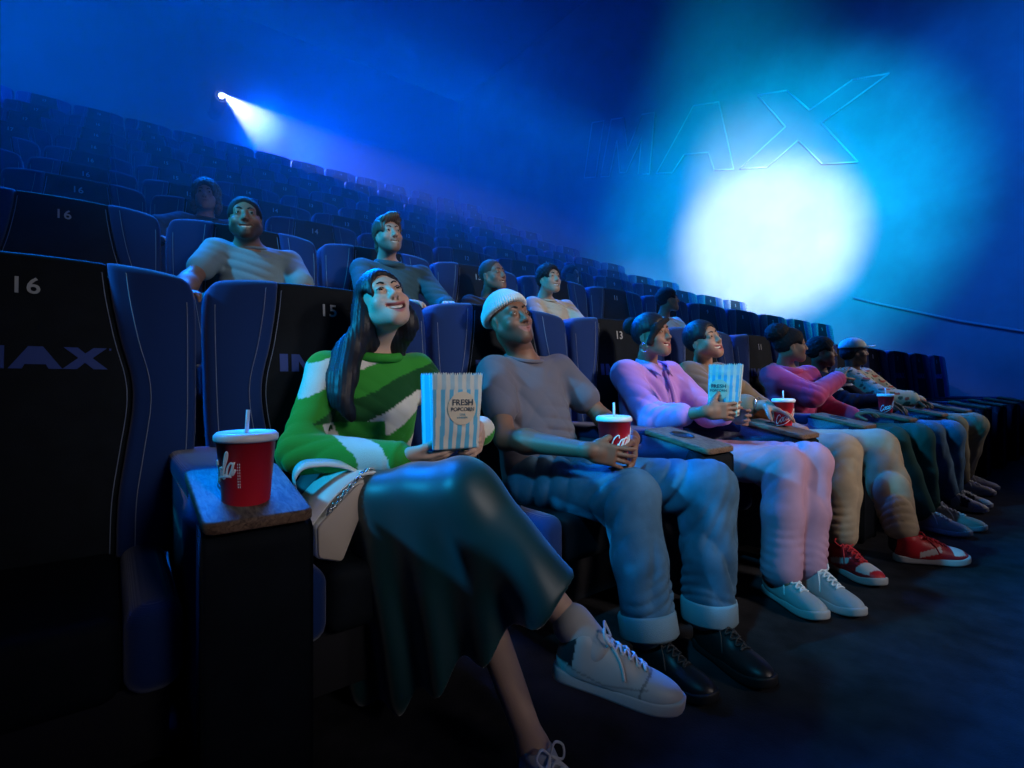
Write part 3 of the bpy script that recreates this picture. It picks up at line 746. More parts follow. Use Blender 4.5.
def cup(name_label, loc, rot=0., s=1., group='red soft drink cups', straw=True, h=.145, zo=.040):
    r = empty('paper_cup', name_label, 'cup', loc, group)
    x, y, z = loc
    R0, R1 = .046 * s, .0585 * s; H = h * s
    obj('cup_body', lathe([(R0 * .6, .004), (R0, 0), (R0 + .0005, .004), (R1, H), (R1 + .002, H), (R1 - .003, H - .002)], loc, 48), cupred, r)
    obj('lid', lathe([(R1 * .75, H + .004), (R1 + .0035, H - .006), (R1 + .0055, H - .001), (R1 + .0052, H + .007), (R1 - .001, H + .013), (R1 - .004, H + .012), (R1 - .010, H + .009), (R1 * .4, H + .010), (.004, H + .010)], loc, 48), lidm, r)
    if straw:
        b = A(x, y, z + H + .008); obj('straw', tube([b, b + A(.004, .004, .052) * s], .0042 * s, 10), strawm, r)
    mb = MB(); cx = 0
    sz = .050 * s
    tot = sum(SCRIPT[c][1] for c in 'Coca-Cola')
    def wrap(px, pz, lift=.0008):
        rr = R0 + (R1 - R0) * np.clip(pz / H, 0, 1) + lift; a = rot + px / R1
        return [x + rr * math.cos(a), y + rr * math.sin(a), z + pz]
    for ch in 'Coca-Cola':
        pts, w = SCRIPT[ch]; q = spline([A(*p) for p in pts], 4)
        P = []
        for u, v in q:
            px = (u + cx - tot / 2) * sz * .62 + v * sz * .22; P.append(wrap(px, zo * s + v * sz + (u + cx - tot / 2) * sz * .22))
        mb.add(tube(P, np.linspace(.0020, .0027, len(P)) * s, 5)); cx += w
    P = [wrap((u - .5) * sz * 3.6, (zo - .006) * s + (u - .5) * sz * 1.3 - .012 * s * math.sin(u * 6)) for u in np.linspace(0, 1, 22)]
    mb.add(tube(P, np.linspace(.0015, .0032, 22) * s, 5))
    for i in range(9):                                       # a column of tiny print beside the seam
        for j in range(2):
            px = .105 * s + j * .004 * s; pz = (.045 + .006 * i) * s
            mb.add(tube([wrap(px, pz), wrap(px, pz + .0035 * s)], .0011 * s, 4))
    obj('print', mb.get(), cupwhite, r)
    return r
ang = math.atan2(-VD[1], -VD[0])
cup('red paper cup with white lid on the nearest armrest console, beside the handbag', (-.008, -.778, .695), ang - 1.62, .95)
cup('red paper cup held in both hands by the man in the beanie', (1.182, -.74, .668), ang + 1.15, zo=.070)
cup('red paper cup on the armrest under the hand of the person in tan jacket', (2.505, -.735, .722), ang + .2, .86)
cup('small looking red paper cup on the armrest right of the floral jacket', (4.20, -.70, .722), ang + .1, .84)

# ------------------------------------------------------------------ popcorn bags
paper = mat('paper_striped', vcol=True, col=(1, 1, 1), rough=.7, spec=.2, bump=.1, bscale=60)
inkm = mat('print_ink_dark', (.03, .045, .07), .6); inkb = mat('print_ink_teal', (.05, .30, .42), .6); beige = mat('print_beige', (.62, .52, .38), .65); popm = mat('popcorn_cream', (.75, .62, .35), .8)
def popcorn(label, c, face, W=.15, Dp=.085, H=.21, tilt=0., circ=(0.012, .115), seed=1, lower=None, text=True):
    face = nrm(A(face[0], face[1], 0)); r_ = np.cross(A(0, 0, 1), face); up = nrm(A(0, 0, 1) + r_ * tilt); c = np.asarray(c, float)
    root = empty('popcorn_bag', label, 'popcorn bag', c, 'striped popcorn bags')
    half_ = [(-W / 2, 1), (W / 2, 1)]
    per = []
    NS = 60
    for a, b in (((-W / 2, Dp / 2), (W / 2, Dp / 2)), ((W / 2, Dp / 2), (W / 2, -Dp / 2)), ((W / 2, -Dp / 2), (-W / 2, -Dp / 2)), ((-W / 2, -Dp / 2), (-W / 2, Dp / 2))):
        m = NS if abs(a[0] - b[0]) > 0 else 36
        for i in range(m): per.append([a[0] + (b[0] - a[0]) * i / m, a[1] + (b[1] - a[1]) * i / m, 0 if m == NS else 1])
    per = np.array(per); M = len(per); NZ = 46; V = []; C = []
    for j in range(NZ + 1):
        t = j / NZ; fl = .92 + .10 * t
        zt = t * H
        q = per.copy(); x = q[:, 0] * fl; y = q[:, 1] * fl
        g = (per[:, 2] == 1); fold = np.where(g, -np.sign(x) * .012 * (1 - np.abs(y) / (Dp / 2 * fl)) * (1 - .3 * t), 0)
        bul = np.where(~g, np.sign(y) * .008 * np.sin(math.pi * min(t, .9)) * np.cos(x / W * math.pi), 0)
        P3 = np.c_[x, y, np.full(M, zt)]
        nz = wob(P3 + seed, 55, seed) * .0020 + wob(P3, 130, seed + 2) * .0008
        x = x + fold; y = y + bul + nz
        if j == NZ: zt = zt + .004 * np.sign(np.sin(x * 900 + y * 900))
        V.append(c + x[:, None] * r_ + y[:, None] * face + (zt + 0 * x)[:, None] * up)
        st = (np.floor(x / .0125) % 2 == 0)
        cb = np.where(st[:, None], A(.10, .40, .60), A(.62, .60, .52))
        cg = np.where((np.floor(y / .014) % 3 == 0)[:, None], A(.50, .62, .66), A(.13, .45, .64))
        cc = np.where(g[:, None], cg, cb)
        if t > .80: cc = np.where(g[:, None], cc, cc * .5 + A(.62, .60, .52) * .5)
        if lower is not None and t < lower: cc = np.repeat(A(.72, .60, .44)[None], M, 0)
        C.append(cc)
    V = np.concatenate(V); C = np.concatenate(C); F = []
    for j in range(NZ):
        for i in range(M): F.append([j * M + i, j * M + (i + 1) % M, (j + 1) * M + (i + 1) % M, (j + 1) * M + i])
    F.append(list(range(M))[::-1])
    obj('bag', (V, F), paper, root, col=C)
    rg = np.random.default_rng(seed); L = []
    for i in range(70):
        p = c + r_ * rg.uniform(-.42, .42) * W + face * rg.uniform(-.40, .40) * Dp + up * (H - .022 + rg.uniform(0, .012)); L.append((ell(p, rg.uniform(.007, .011, 3)), .003, '+'))
    kind(sdf_obj('popcorn', L, .004, popm, root), 'stuff')
    # printed badge on the front
    cu, cv = circ; n = 40; a = np.linspace(0, 2 * math.pi, n, endpoint=False)
    def on(u, v, lift):
        t = v / H; y = Dp / 2 * (.92 + .10 * t) + .008 * math.sin(math.pi * min(max(t, 0), .9)) * math.cos(u / W * math.pi)
        return c + u * r_ + v * up + (y + lift) * face
    rings = [np.array([on(cu + .043 * s * math.cos(q), cv + .047 * s * math.sin(q), .0032) for q in a]) for s in (1, .66, .33, .02)]
    V = np.vstack(rings); F = [[j * n + i, j * n + (i + 1) % n, (j + 1) * n + (i + 1) % n, (j + 1) * n + i] for j in range(3) for i in range(n)]
    obj('badge', (V, F), beige, root)
    if text:
        rot = Matrix((tuple(r_), tuple(up), tuple(face))).transposed().to_4x4()
        for body, size, dv, m, bd in (('FRESH', .0235, .016, inkm, .0004), ('POPCORN', .0150, -.003, inkm, .0002), ('STER', .0085, -.018, inkb, .0), ('KINEKOR', .0075, -.026, inkb, .0)):
            me = text_mesh(body, size, m, bd, .0003)
            o = bpy.data.objects.new('lettering', me); COL.objects.link(o); o.parent = root
            w = on(cu, cv + dv, .0046); o.location = Vector(w - c); o.rotation_euler = rot.to_euler()
    return root
def cam_face(deg):
    a = math.radians(deg); return -VD * math.cos(a) + RD * math.sin(a)
popcorn('striped blue popcorn bag held by the woman in the green striped sweater', (.548, -.668, .758), cam_face(28), W=.150, Dp=.10, H=.212, tilt=.02)
popcorn('striped blue popcorn bag held up by the person in the lilac shirt', (1.985, -.70, .79), cam_face(-30), W=.135, Dp=.085, H=.235, seed=5, tilt=.05, lower=.27, circ=(-.02, .12))

# ------------------------------------------------------------------ handbag
def handbag():
    wl = mat('handbag_white_leather', (.66, .66, .62), .4, spec=.45); tn = mat('handbag_tan_leather', (.42, .36, .30), .5); ch = mat('chain_steel', (.55, .56, .58), .25, metal=1.)
    root = empty('handbag', 'white and taupe leather handbag with chain strap beside the nearest armrest console', 'handbag', (.26, -.5, .46))
    poly = [(.193, .485), (.258, .462), (.352, .680), (.300, .672), (.190, .570)]
    o = resample(rounded(poly, .010, 5), 70)
    f = lambda V: np.c_[V[:, 0], V[:, 2], V[:, 1]]
    obj('bag_body', slab(o, -.590, -.40, .010, 3, f), wl, root)
    c = o.mean(0); obj('gusset', slab(c + (o - c) * .955, -.5965, -.585, .004, 2, f), tn, root)
    fl = [A(.180, -.595, .578), A(.235, -.595, .640), A(.300, -.595, .687), A(.352, -.595, .694)]
    fl = spline(fl, 5); n = len(fl); V = np.vstack([fl, fl + A(0, .20, 0), fl + A(0, .20, -.006), fl + A(0, 0, -.006)]); F = [[r * n + i, r * n + i + 1, ((r + 1) % 4) * n + i + 1, ((r + 1) % 4) * n + i] for r in range(4) for i in range(n - 1)]
    V = V + A(0, 0, .004); obj('flap', (V, F), wl, root)
    # wide handle arcing over the top
    P = spline([A(.195, -.46, .60), A(.168, -.47, .675), A(.185, -.48, .715), A(.235, -.50, .722), A(.290, -.52, .712), A(.335, -.54, .685)], 7); n = len(P)
    up = A(0, .92, .38) * .019; th = A(0, -.38, .92) * .003
    V = np.vstack([P + up + th, P - up + th, P - up - th, P + up - th]); F = [[((r + 1) % 4) * n + i, ((r + 1) % 4) * n + i + 1, r * n + i + 1, r * n + i] for r in range(4) for i in range(n - 1)] + [[0, n, 2 * n, 3 * n], [n - 1, 4 * n - 1, 3 * n - 1, 2 * n - 1]]
    obj('handle', (V, F), wl, root)
    path = spline([A(.355, -.565, .700), A(.325, -.585, .700), A(.285, -.600, .672), A(.245, -.602, .635), A(.215, -.600, .600)], 5)
    mb = MB()
    for i in range(len(path) - 1):
        a, b = path[i], path[i + 1]; d = nrm(b - a); u = nrm(np.cross(d, A(0, 0, 1))) if i % 2 else nrm(np.cross(d, np.cross(d, A(0, 0, 1)))); q = (a + b) / 2; L = np.linalg.norm(b - a) * .72
        mb.add(tube([q + d * L * math.cos(t) + u * .0055 * math.sin(t) for t in np.linspace(0, 2 * math.pi, 13)[:-1]], .0018, 5, closed=True))
    obj('chain', mb.get(), ch, root)
    mb = MB(); 
    for t in range(3):
        p = A(.345 - .012 * t, -.575, .697 - .004 * t); mb.add(tube([p + A(.009 * math.cos(s), 0, .009 * math.sin(s)) for s in np.linspace(0, 2 * math.pi, 13)[:-1]], .0024, 6, closed=True))
    obj('buckle', mb.get(), ch, root)
handbag()
Z3 = (0, 0, 1)
def sweater_col(V):
    g = A(.035, .27, .035); w = A(.62, .62, .55); dk = A(.012, .075, .022)
    s = V[:, 2] * 1.0 - V[:, 0] * .42 - V[:, 1] * .25 + .012 * wob(V, 14, 2.)
    ph = (s - .56) / .40 * 5.2
    b = np.floor(ph).astype(int) % 5
    tab = np.array([g, w, dk, g, w]); C = tab[b]
    arm = (V[:, 2] < .815) & (V[:, 1] < -.27) & (V[:, 0] < .50)
    q = np.floor((V[:, 0] - .18 + .35 * (V[:, 2] - .75) + .010 * wob(V, 18, 6.)) / .062).astype(int) % 4
    C[arm] = np.array([g, g, w, g])[q[arm]]
    return C
def add_laces(): pass
blackhair = mat('hair_black', (.010, .010, .015), .50, spec=.3); brownhair = mat('hair_brown', (.085, .055, .035), .5)
afro = mat('hair_dark_curls', (.014, .012, .013), .8, spec=.2)
wsole = mat('rubber_white', (.44, .44, .43), .55); bsole = mat('rubber_black', (.012, .012, .013), .6); wleath = mat('shoe_white_leather', (.60, .60, .58), .45, vcol=False); lacew = mat('lace_white', (.72, .72, .70), .7); laceb = mat('lace_black', (.02, .02, .02), .7)
denim = mat('denim_blue', (.075, .155, .235), .85, spec=.15, bump=.35, bscale=420, var=.45, vscale=9)

def woman():
    S = dict(base=(.43, -.25, 0), j=dict(pel=(.43, -.21, .56), shR=(.345, -.20, .985), shL=(.685, -.20, .99), neck=(.522, -.205, 1.075), elR=(.222, -.33, .735), wrR=(.425, -.60, .728), elL=(.80, -.38, .76), wrL=(.70, -.60, .79),
             hipR=(.34, -.24, .54), hipL=(.51, -.24, .53), knR=(.495, -.83, .655), knL=(.555, -.70, .53), anR=(.640, -1.105, .355), anL=(.535, -1.06, .10)),
             toeR=(.168, -.196, -.05), toeL=(0, -1, -.05), head=((.513, -.285, 1.215), (-.14, -1, 0), 27, 13), skin=(.54, .36, .27), lip=(.42, .12, .12), smile=.016, open=.019, mw=.035, squint=.75, build=.90, hs=.96, jaw=.95, nose=.85, neckw=.86,
             handR=((.80, -.45, -.02), (.15, .45, .9), (.4, -.8, .3), (20, 24, 28, 32), (.35, .9, .2)), handL=((-.4, -.5, -.2), (-.7, .5, 0), (0, 0, 1), (30, 34, 38, 42)), lash=1, browt=.9)
    root, J, F, lat, chest, neck = person('person', 'laughing woman with long black hair in green striped sweater and satin skirt', S, .0042)
    knit = mat('knit_wool', vcol=True, rough=.9, spec=.1, bump=.45, bscale=330, sheen=.2)
    top_wear(root, 'sweater', J, chest, lat, .93, knit, .006, 'long', .020, sweater_col, fold=[(A(.36, -.34, .80), .16, A(.5, 0, 1), .05, .007)], sl=(.066, .064, .052), loose=.010)
    a = np.linspace(0, 2 * math.pi, 25)[:-1]; nc = (J['shR'] + J['shL']) / 2 + A(.004, -.012, .052)
    obj('collar', tube([nc + A(.078 * math.cos(t), .066 * math.sin(t), .010 * math.sin(t)) for t in a], .017, 10, closed=True), mat('knit_green', (.035, .27, .035), .9, spec=.1, bump=.4, bscale=330), root)
    # satin skirt: two thighs, the crossed knee and the hanging drape
    k, h = J['knR'], J['hipR']; hem = k + (J['anR'] - k) * .75
    L = U([cone(J['pel'], J['pel'] + A(0, 0, .05), .115, .11, lat, 1.3), cone(h, k, .118, .082), cone(J['hipL'], J['knL'], .11, .085), cone(k, hem, .082, .086)], .06)
    N = 9; t0, t1, b0, b1 = A(.345, -.36, .575), A(.50, -.80, .655), A(.375, -.50, .06), A(.60, -1.0, .30)
    cur = []
    for i in range(N):
        t = i / (N - 1.); q = t0 + (t1 - t0) * t + A(-.035, -.02, 0) * math.sin(math.pi * t); b = b0 + (b1 - b0) * t + A(-.03, -.03, -.02) * math.sin(math.pi * t)
        cur.append(cone(q, b, .058, .050))
        m = q * .5 + b * .5
    L += [(grp(U(cur, .07)), .06, '+')]
    ha, hb = A(.625, -1.0, .425), A(.42, -.72, .125); hn = nrm(np.cross(hb - ha, VD)); hn = hn if hn[2] < 0 else -hn
    L = [(grp(L), 0, '+'), (half(ha, hn), .004, '&')]
    d1 = nrm(np.cross(VD, A(.1, 0, 1)))
    def drape(P):
        am = .003 + .012 * sstep(.62, .22, P[:, 2]); ph = (P @ nrm(d1 + A(0, 0, .25))) * (2 * np.pi / .15) + 1.2 * wob(P * A(1, 1, .35), 5, 2.)
        return am * np.sin(ph) + .004 * wob(P * A(1, 1, .6), 17, 5.)
    sdf_obj('skirt', L, .0065, mat('satin_dark_green', (.006, .050, .055), .44, spec=.5, sheen=.4), root, disp=drape, slack=.03)
    # hair
    Lh = hair_cap(F, .015, .088, -.10, ears=False)
    Lh += [(F.ell((.072, .030, -.030), (.030, .030, .065)), .015, '-'), (F.ell((-.072, .030, -.030), (.030, .03, .065)), .015, '-')]
    strands = []
    o = F.at
    ch = [[o(.074, -.02, .02), o(.092, -.03, -.06), A(.415, -.275, 1.07), A(.375, -.315, .98), A(.35, -.345, .90), A(.375, -.355, .83)],
          [o(.06, -.06, .03), o(.085, -.07, -.07), A(.405, -.225, 1.05), A(.355, -.28, .96), A(.335, -.325, .88)],
          [o(.03, -.09, .02), o(.05, -.105, -.07), A(.45, -.16, 1.04), A(.41, -.13, .93)], [o(-.03, -.09, .02), o(-.05, -.10, -.07), A(.58, -.14, 1.04), A(.60, -.12, .95)],
          [o(-.075, -.03, .0), o(-.085, -.04, -.08), A(.60, -.20, 1.06), A(.625, -.25, .98)]]
    rad = [(.026, .032, .036, .032, .026, .012), (.03, .036, .038, .034, .018), (.04, .045, .05, .03), (.04, .045, .05, .03), (.024, .028, .026, .012)]
    for c_, r_ in zip(ch, rad):
        P = spline(c_, 3); R = np.interp(np.linspace(0, 1, len(P)), np.linspace(0, 1, len(r_)), r_)
        for i in range(len(P) - 1): Lh += [(cone(P[i], P[i + 1], R[i], R[i + 1]), .02, '+')]
    Lh += [(F.ell((0, .125, -.015), (.066, .085, .098)), .01, '-')]
    def dh(P): return .0014 * np.sin(520 * (P[:, 0] * .8 - P[:, 1] * .5) + 3.5 * wob(P, 16, 1.)) + .004 * wob(P * A(1, 1, .35), 38)
    sdf_obj('hair', Lh, .0048, blackhair, root, disp=dh)
    # earring, ring
    e = F.at(.082, -.004, -.048); obj('earring', tube([e + A(.011 * math.cos(t) * .6, .011 * math.cos(t) * .6, .011 * math.sin(t)) for t in np.linspace(0, 2 * math.pi, 15)[:-1]], .0016, 6, closed=True), mat('chain_steel'), root)
    def gcol(q):
        C = np.repeat(A(.46, .47, .46)[None], len(q), 0); C[(q[:, 1] < .035) & (q[:, 2] > .05)] = A(.02, .025, .03); C[np.abs(q[:, 1] - .205 + 2.2 * q[:, 0] ** 2 * 4) < .0028] *= .45; C[(np.abs(q[:, 2] - .030 - np.abs(q[:, 1] - .11) * .2) < .0022) & (q[:, 1] < .2)] *= .6; return C
    wl = mat('sneaker_white_leather', vcol=True, rough=.42, spec=.4)
    shoe(root, 'shoe', (.588, -1.065, .262), (.168, -.196, -.052), (.12, -.05, 1), wl, wsole, lacew, .295, .0045, col=gcol, lab='white leather sneaker on the lifted foot')
    a0 = J['anR']; d = nrm(J['knR'] - a0); sdf_obj('sock', [(grp(U([cone(a0 - d * .04, a0 + d * .028, .046, .048)], .02)), 0, '+')], .005, mat('sock_white', (.44, .46, .46), .9), root)
    shoe(root, 'shoe', (.535, -1.02, .004), (0, -1, 0), Z3, wl, wsole, lacew, .28, .006, col=gcol)
woman()

def man():
    S = dict(base=(1.245, -.25, 0), j=dict(pel=(1.245, -.30, .55), shR=(1.085, -.15, .985), shL=(1.445, -.17, 1.0), neck=(1.225, -.15, 1.095), elR=(.985, -.36, .725), wrR=(1.062, -.735, .712), elL=(1.56, -.36, .77), wrL=(1.292, -.735, .735),
             hipR=(1.15, -.34, .53), hipL=(1.33, -.36, .53), knR=(1.20, -.80, .545), knL=(1.465, -.935, .565), anR=(1.17, -.90, .12), anL=(1.43, -.96, .12)),
             toeR=(-.05, -1, 0), toeL=(-.05, -1, 0), head=((1.140, -.185, 1.215), (-.02, -1, 0), 13, 10), skin=(.185, .090, .055), lip=(.26, .10, .085), squint=.68, smile=.013, open=.003, mw=.033, build=1.05, hs=1.0, jaw=1.02, nose=1.15, srough=.50,
             handR=(tuple(RD * .95 + A(0, 0, -.22)), tuple(VD), (0, 0, 1), (16, 22, 26, 30), (.55, .7, .4)), handL=(tuple(-VD * .55 + A(0, 0, -.75) - RD * .15), tuple(-RD * .95 - VD * .1), tuple(-VD * .6 + A(0, 0, .6)), (22, 26, 30, 34), (.6, .6, .4)), stubble=(.09, .046, .030), browt=1.2)
    root, J, F, lat, chest, neck = person('person', 'smiling man in pale knit beanie, grey tee shirt and blue jeans', S, .0042)
    tee = mat('tee_grey', (.115, .110, .135), .9, spec=.1, bump=.2, bscale=420, sheen=.15)
    top_wear(root, 'tee_shirt', J, chest, lat, 1.06, tee, .006, 'short', .018, sl=(.072, .070, .05), loose=.012,
             fold=[(A(1.16, -.30, .86), .18, A(.9, 0, .6), .085, .012), (A(1.24, -.34, .68), .14, A(.15, .2, 1), .05, .011), (A(1.36, -.30, .92), .12, A(-.8, 0, .7), .07, .009)])
    a = np.linspace(0, 2 * math.pi, 25)[:-1]; nc = (J['shR'] + J['shL']) / 2 + A(-.022, .0, .060)
    obj('neckband', tube([nc + A(.086 * math.cos(t), .078 * math.sin(t), .018 * math.sin(t)) for t in a], .009, 8, closed=True), tee, root)
    trousers(root, J, denim, .0065, 1.0, (.106, .096, .086, .082), flare=.002, amp=.022, short=.06)
    for s in 'RL':
        k, an = J['kn' + s], J['an' + s]; d = nrm(k - an); u = nrm(np.cross(d, A(0, 1, 0))); v = np.cross(d, u)
        P = [an + d * .02, an + d * .085]; mb = MB()
        V = []; n = 30
        prof = [(.076, -.004), (.090, -.009), (.096, .0), (.096, .06), (.092, .069), (.076, .064)]
        for r_, zz in prof:
            for i in range(n):
                t = 2 * math.pi * i / n; V.append(an + d * (zz - .005) + (u * math.cos(t) + v * math.sin(t)) * (r_ + .002 * math.sin(3 * t + zz * 90)))
        Fq = [[j * n + i, j * n + (i + 1) % n, (j + 1) * n + (i + 1) % n, (j + 1) * n + i] for j in range(len(prof) - 1) for i in range(n)]
        obj('turn_up', (V, Fq), mat('denim_pale', (.20, .30, .36), .9, spec=.1, bump=.3, bscale=420), root)
        # outer seam
    hp, k = J['hipL'], J['knL']; obj('leg_seam', tube(spline([hp + A(-.02, 0, .112), hp * .5 + k * .5 + A(-.06, 0, .070), k + A(-.07, .03, .035)], 5), .0016, 5), mat('denim_pale'), root)
    # beanie
    bm = mat('beanie_pale_knit', (.56, .58, .56), .9, spec=.1, bump=.3, bscale=500)
    nu = nrm(F.u * 1. - F.f * -.0); L = [(F.ell((0, -.016, .036), (.0905, .112, .106)), 0, '+'), (half(F.at(0, 0, .040), -nrm(F.u - F.f * .26)), .008, '&')]
    cuff = [(grp([(F.ell((0, -.016, .030), (.0985, .121, .112)), 0, '+'), (half(F.at(0, 0, .036), -nrm(F.u - F.f * .26)), .012, '&'), (half(F.at(0, 0, .088), nrm(F.u - F.f * .26)), .016, '&')]), .006, '+')]
    def rib(P):
        q = F.loc(P); an = np.arctan2(q[:, 0], q[:, 1] + .016); return .0024 * np.sin(an * 58)
    sdf_obj('beanie', L + cuff, .0030, bm, root, disp=rib)
    sh = mat('shoe_black_leather', (.012, .012, .013), .4)
    shoe(root, 'shoe', (1.165, -.85, .004), (-.06, -1, 0), Z3, sh, bsole, laceb, .30, .006)
    shoe(root, 'shoe', (1.435, -.91, .004), (-.28, -1, 0), Z3, sh, bsole, laceb, .32, .006)
man()

def lilac():
    S = dict(base=(2.075, -.25, 0), j=dict(pel=(2.10, -.24, .56), shR=(1.90, -.20, .985), shL=(2.25, -.22, .985), neck=(2.055, -.225, 1.08), elR=(1.825, -.43, .765), wrR=(1.862, -.690, .815), elL=(2.33, -.42, .77), wrL=(2.16, -.66, .78),
             hipR=(2.06, -.36, .545), hipL=(2.22, -.38, .545), knR=(2.19, -.88, .565), knL=(2.335, -.935, .575), anR=(2.045, -.93, .125), anL=(2.215, -.96, .125)), toeR=(-.5, -.8, 0), toeL=(-.4, -.9, 0),
             head=((2.01, -.285, 1.19), (.04, -1, 0), 7, 4), skin=(.27, .135, .085), lip=(.36, .10, .09), smile=.014, open=.011, mw=.034, squint=.8, build=.9, hs=.95, nose=1.0,
             handR=(tuple(RD * .95 + A(0, 0, .02)), tuple(VD), (0, 0, 1), (10, 16, 20, 24)), handL=((-.3, -.6, 0), (-.8, .4, 0), (0, 0, 1), (30, 34, 38, 42)))
    root, J, F, lat, chest, neck = person('person', 'smiling person in lilac shirt and mauve trousers holding up a popcorn bag', S, .0055)
    lm = mat('shirt_lilac', (.50, .24, .62), .75, spec=.2, sheen=.2)
    top_wear(root, 'shirt', J, chest, lat, .98, lm, .007, 'half', .024, sl=(.078, .070, .056), loose=.014, fold=[(A(1.92, -.30, .85), .22, A(.8, 0, .5), .07, .014)])
    nc = (J['shR'] + J['shL']) / 2 + A(-.005, -.02, .058)
    mb = MB()
    for s in (-1, 1):
        P = spline([nc + A(.0, .085, .030), nc + A(s * .075, .03, .022), nc + A(s * .060, -.06, .0), nc + A(s * .02, -.095, -.030)], 5); n = len(P); w = np.linspace(.03, .05, n)[:, None]
        out = P + (A(s * .55, -.25, -.75) * w); t = A(0, 0, .004); V = np.vstack([P + t, out + t, out - t, P - t]); mb.add((V, [[r * n + i, r * n + i + 1, ((r + 1) % 4) * n + i + 1, ((r + 1) % 4) * n + i] for r in range(4) for i in range(n - 1)]))
    obj('shirt_collar', mb.get(), lm, root)
    obj('placket', tube(spline([nc + A(0, -.09, -.04), nc + A(.01, -.13, -.14), nc + A(.02, -.15, -.30)], 5), .009, 6), mat('shirt_placket_violet', (.34, .16, .50), .8), root)
    trousers(root, J, mat('trousers_mauve', (.40, .235, .32), .85, spec=.15, var=.2, vscale=8), .008, .95, (.100, .090, .086, .086), amp=.015, short=.03)
    L = hair_cap(F, .010, .080, -.06)
    hair_obj(root, L, F, blackhair, .006, .0015)
    hair_obj(root, U([F.ell((.01, -.115, .075), (.050, .048, .050)), F.ell((0, -.085, .05), (.04, .04, .04))], .02) + [(F.cone((-.05, .075, .075), (.052, .070, .03), .016, .022), .01, '+'), (F.cone((.052, .068, .03), (.074, .03, -.045), .022, .018), .015, '+')], F, afro, .006, curl=.002, name='hair_bun')
    e = F.at(.080, -.004, -.065); obj('earring', tube([e + nrm(F.f) * .022 * math.cos(t) + F.u * .022 * math.sin(t) for t in np.linspace(0, 2 * math.pi, 17)[:-1]], .0025, 6, closed=True), mat('chain_steel'), root)
    wl = mat('sneaker_grey_white', (.36, .38, .38), .5)
    for hl, fd in (((2.10, -.84, .004), (-.42, -.85, 0)), ((2.25, -.92, .004), (-.42, -.85, 0))): shoe(root, 'shoe', hl, fd, Z3, wl, wsole, lacew, .33, .006)
    for s in 'RL':
        a0 = J['an' + s]; sdf_obj('sock', [(grp(U([cone(a0 + A(0, .02, -.04), a0 + A(.01, .01, .04), .042, .045)], .02)), 0, '+')], .007, mat('sock_red', (.42, .015, .03), .9), root)
lilac()

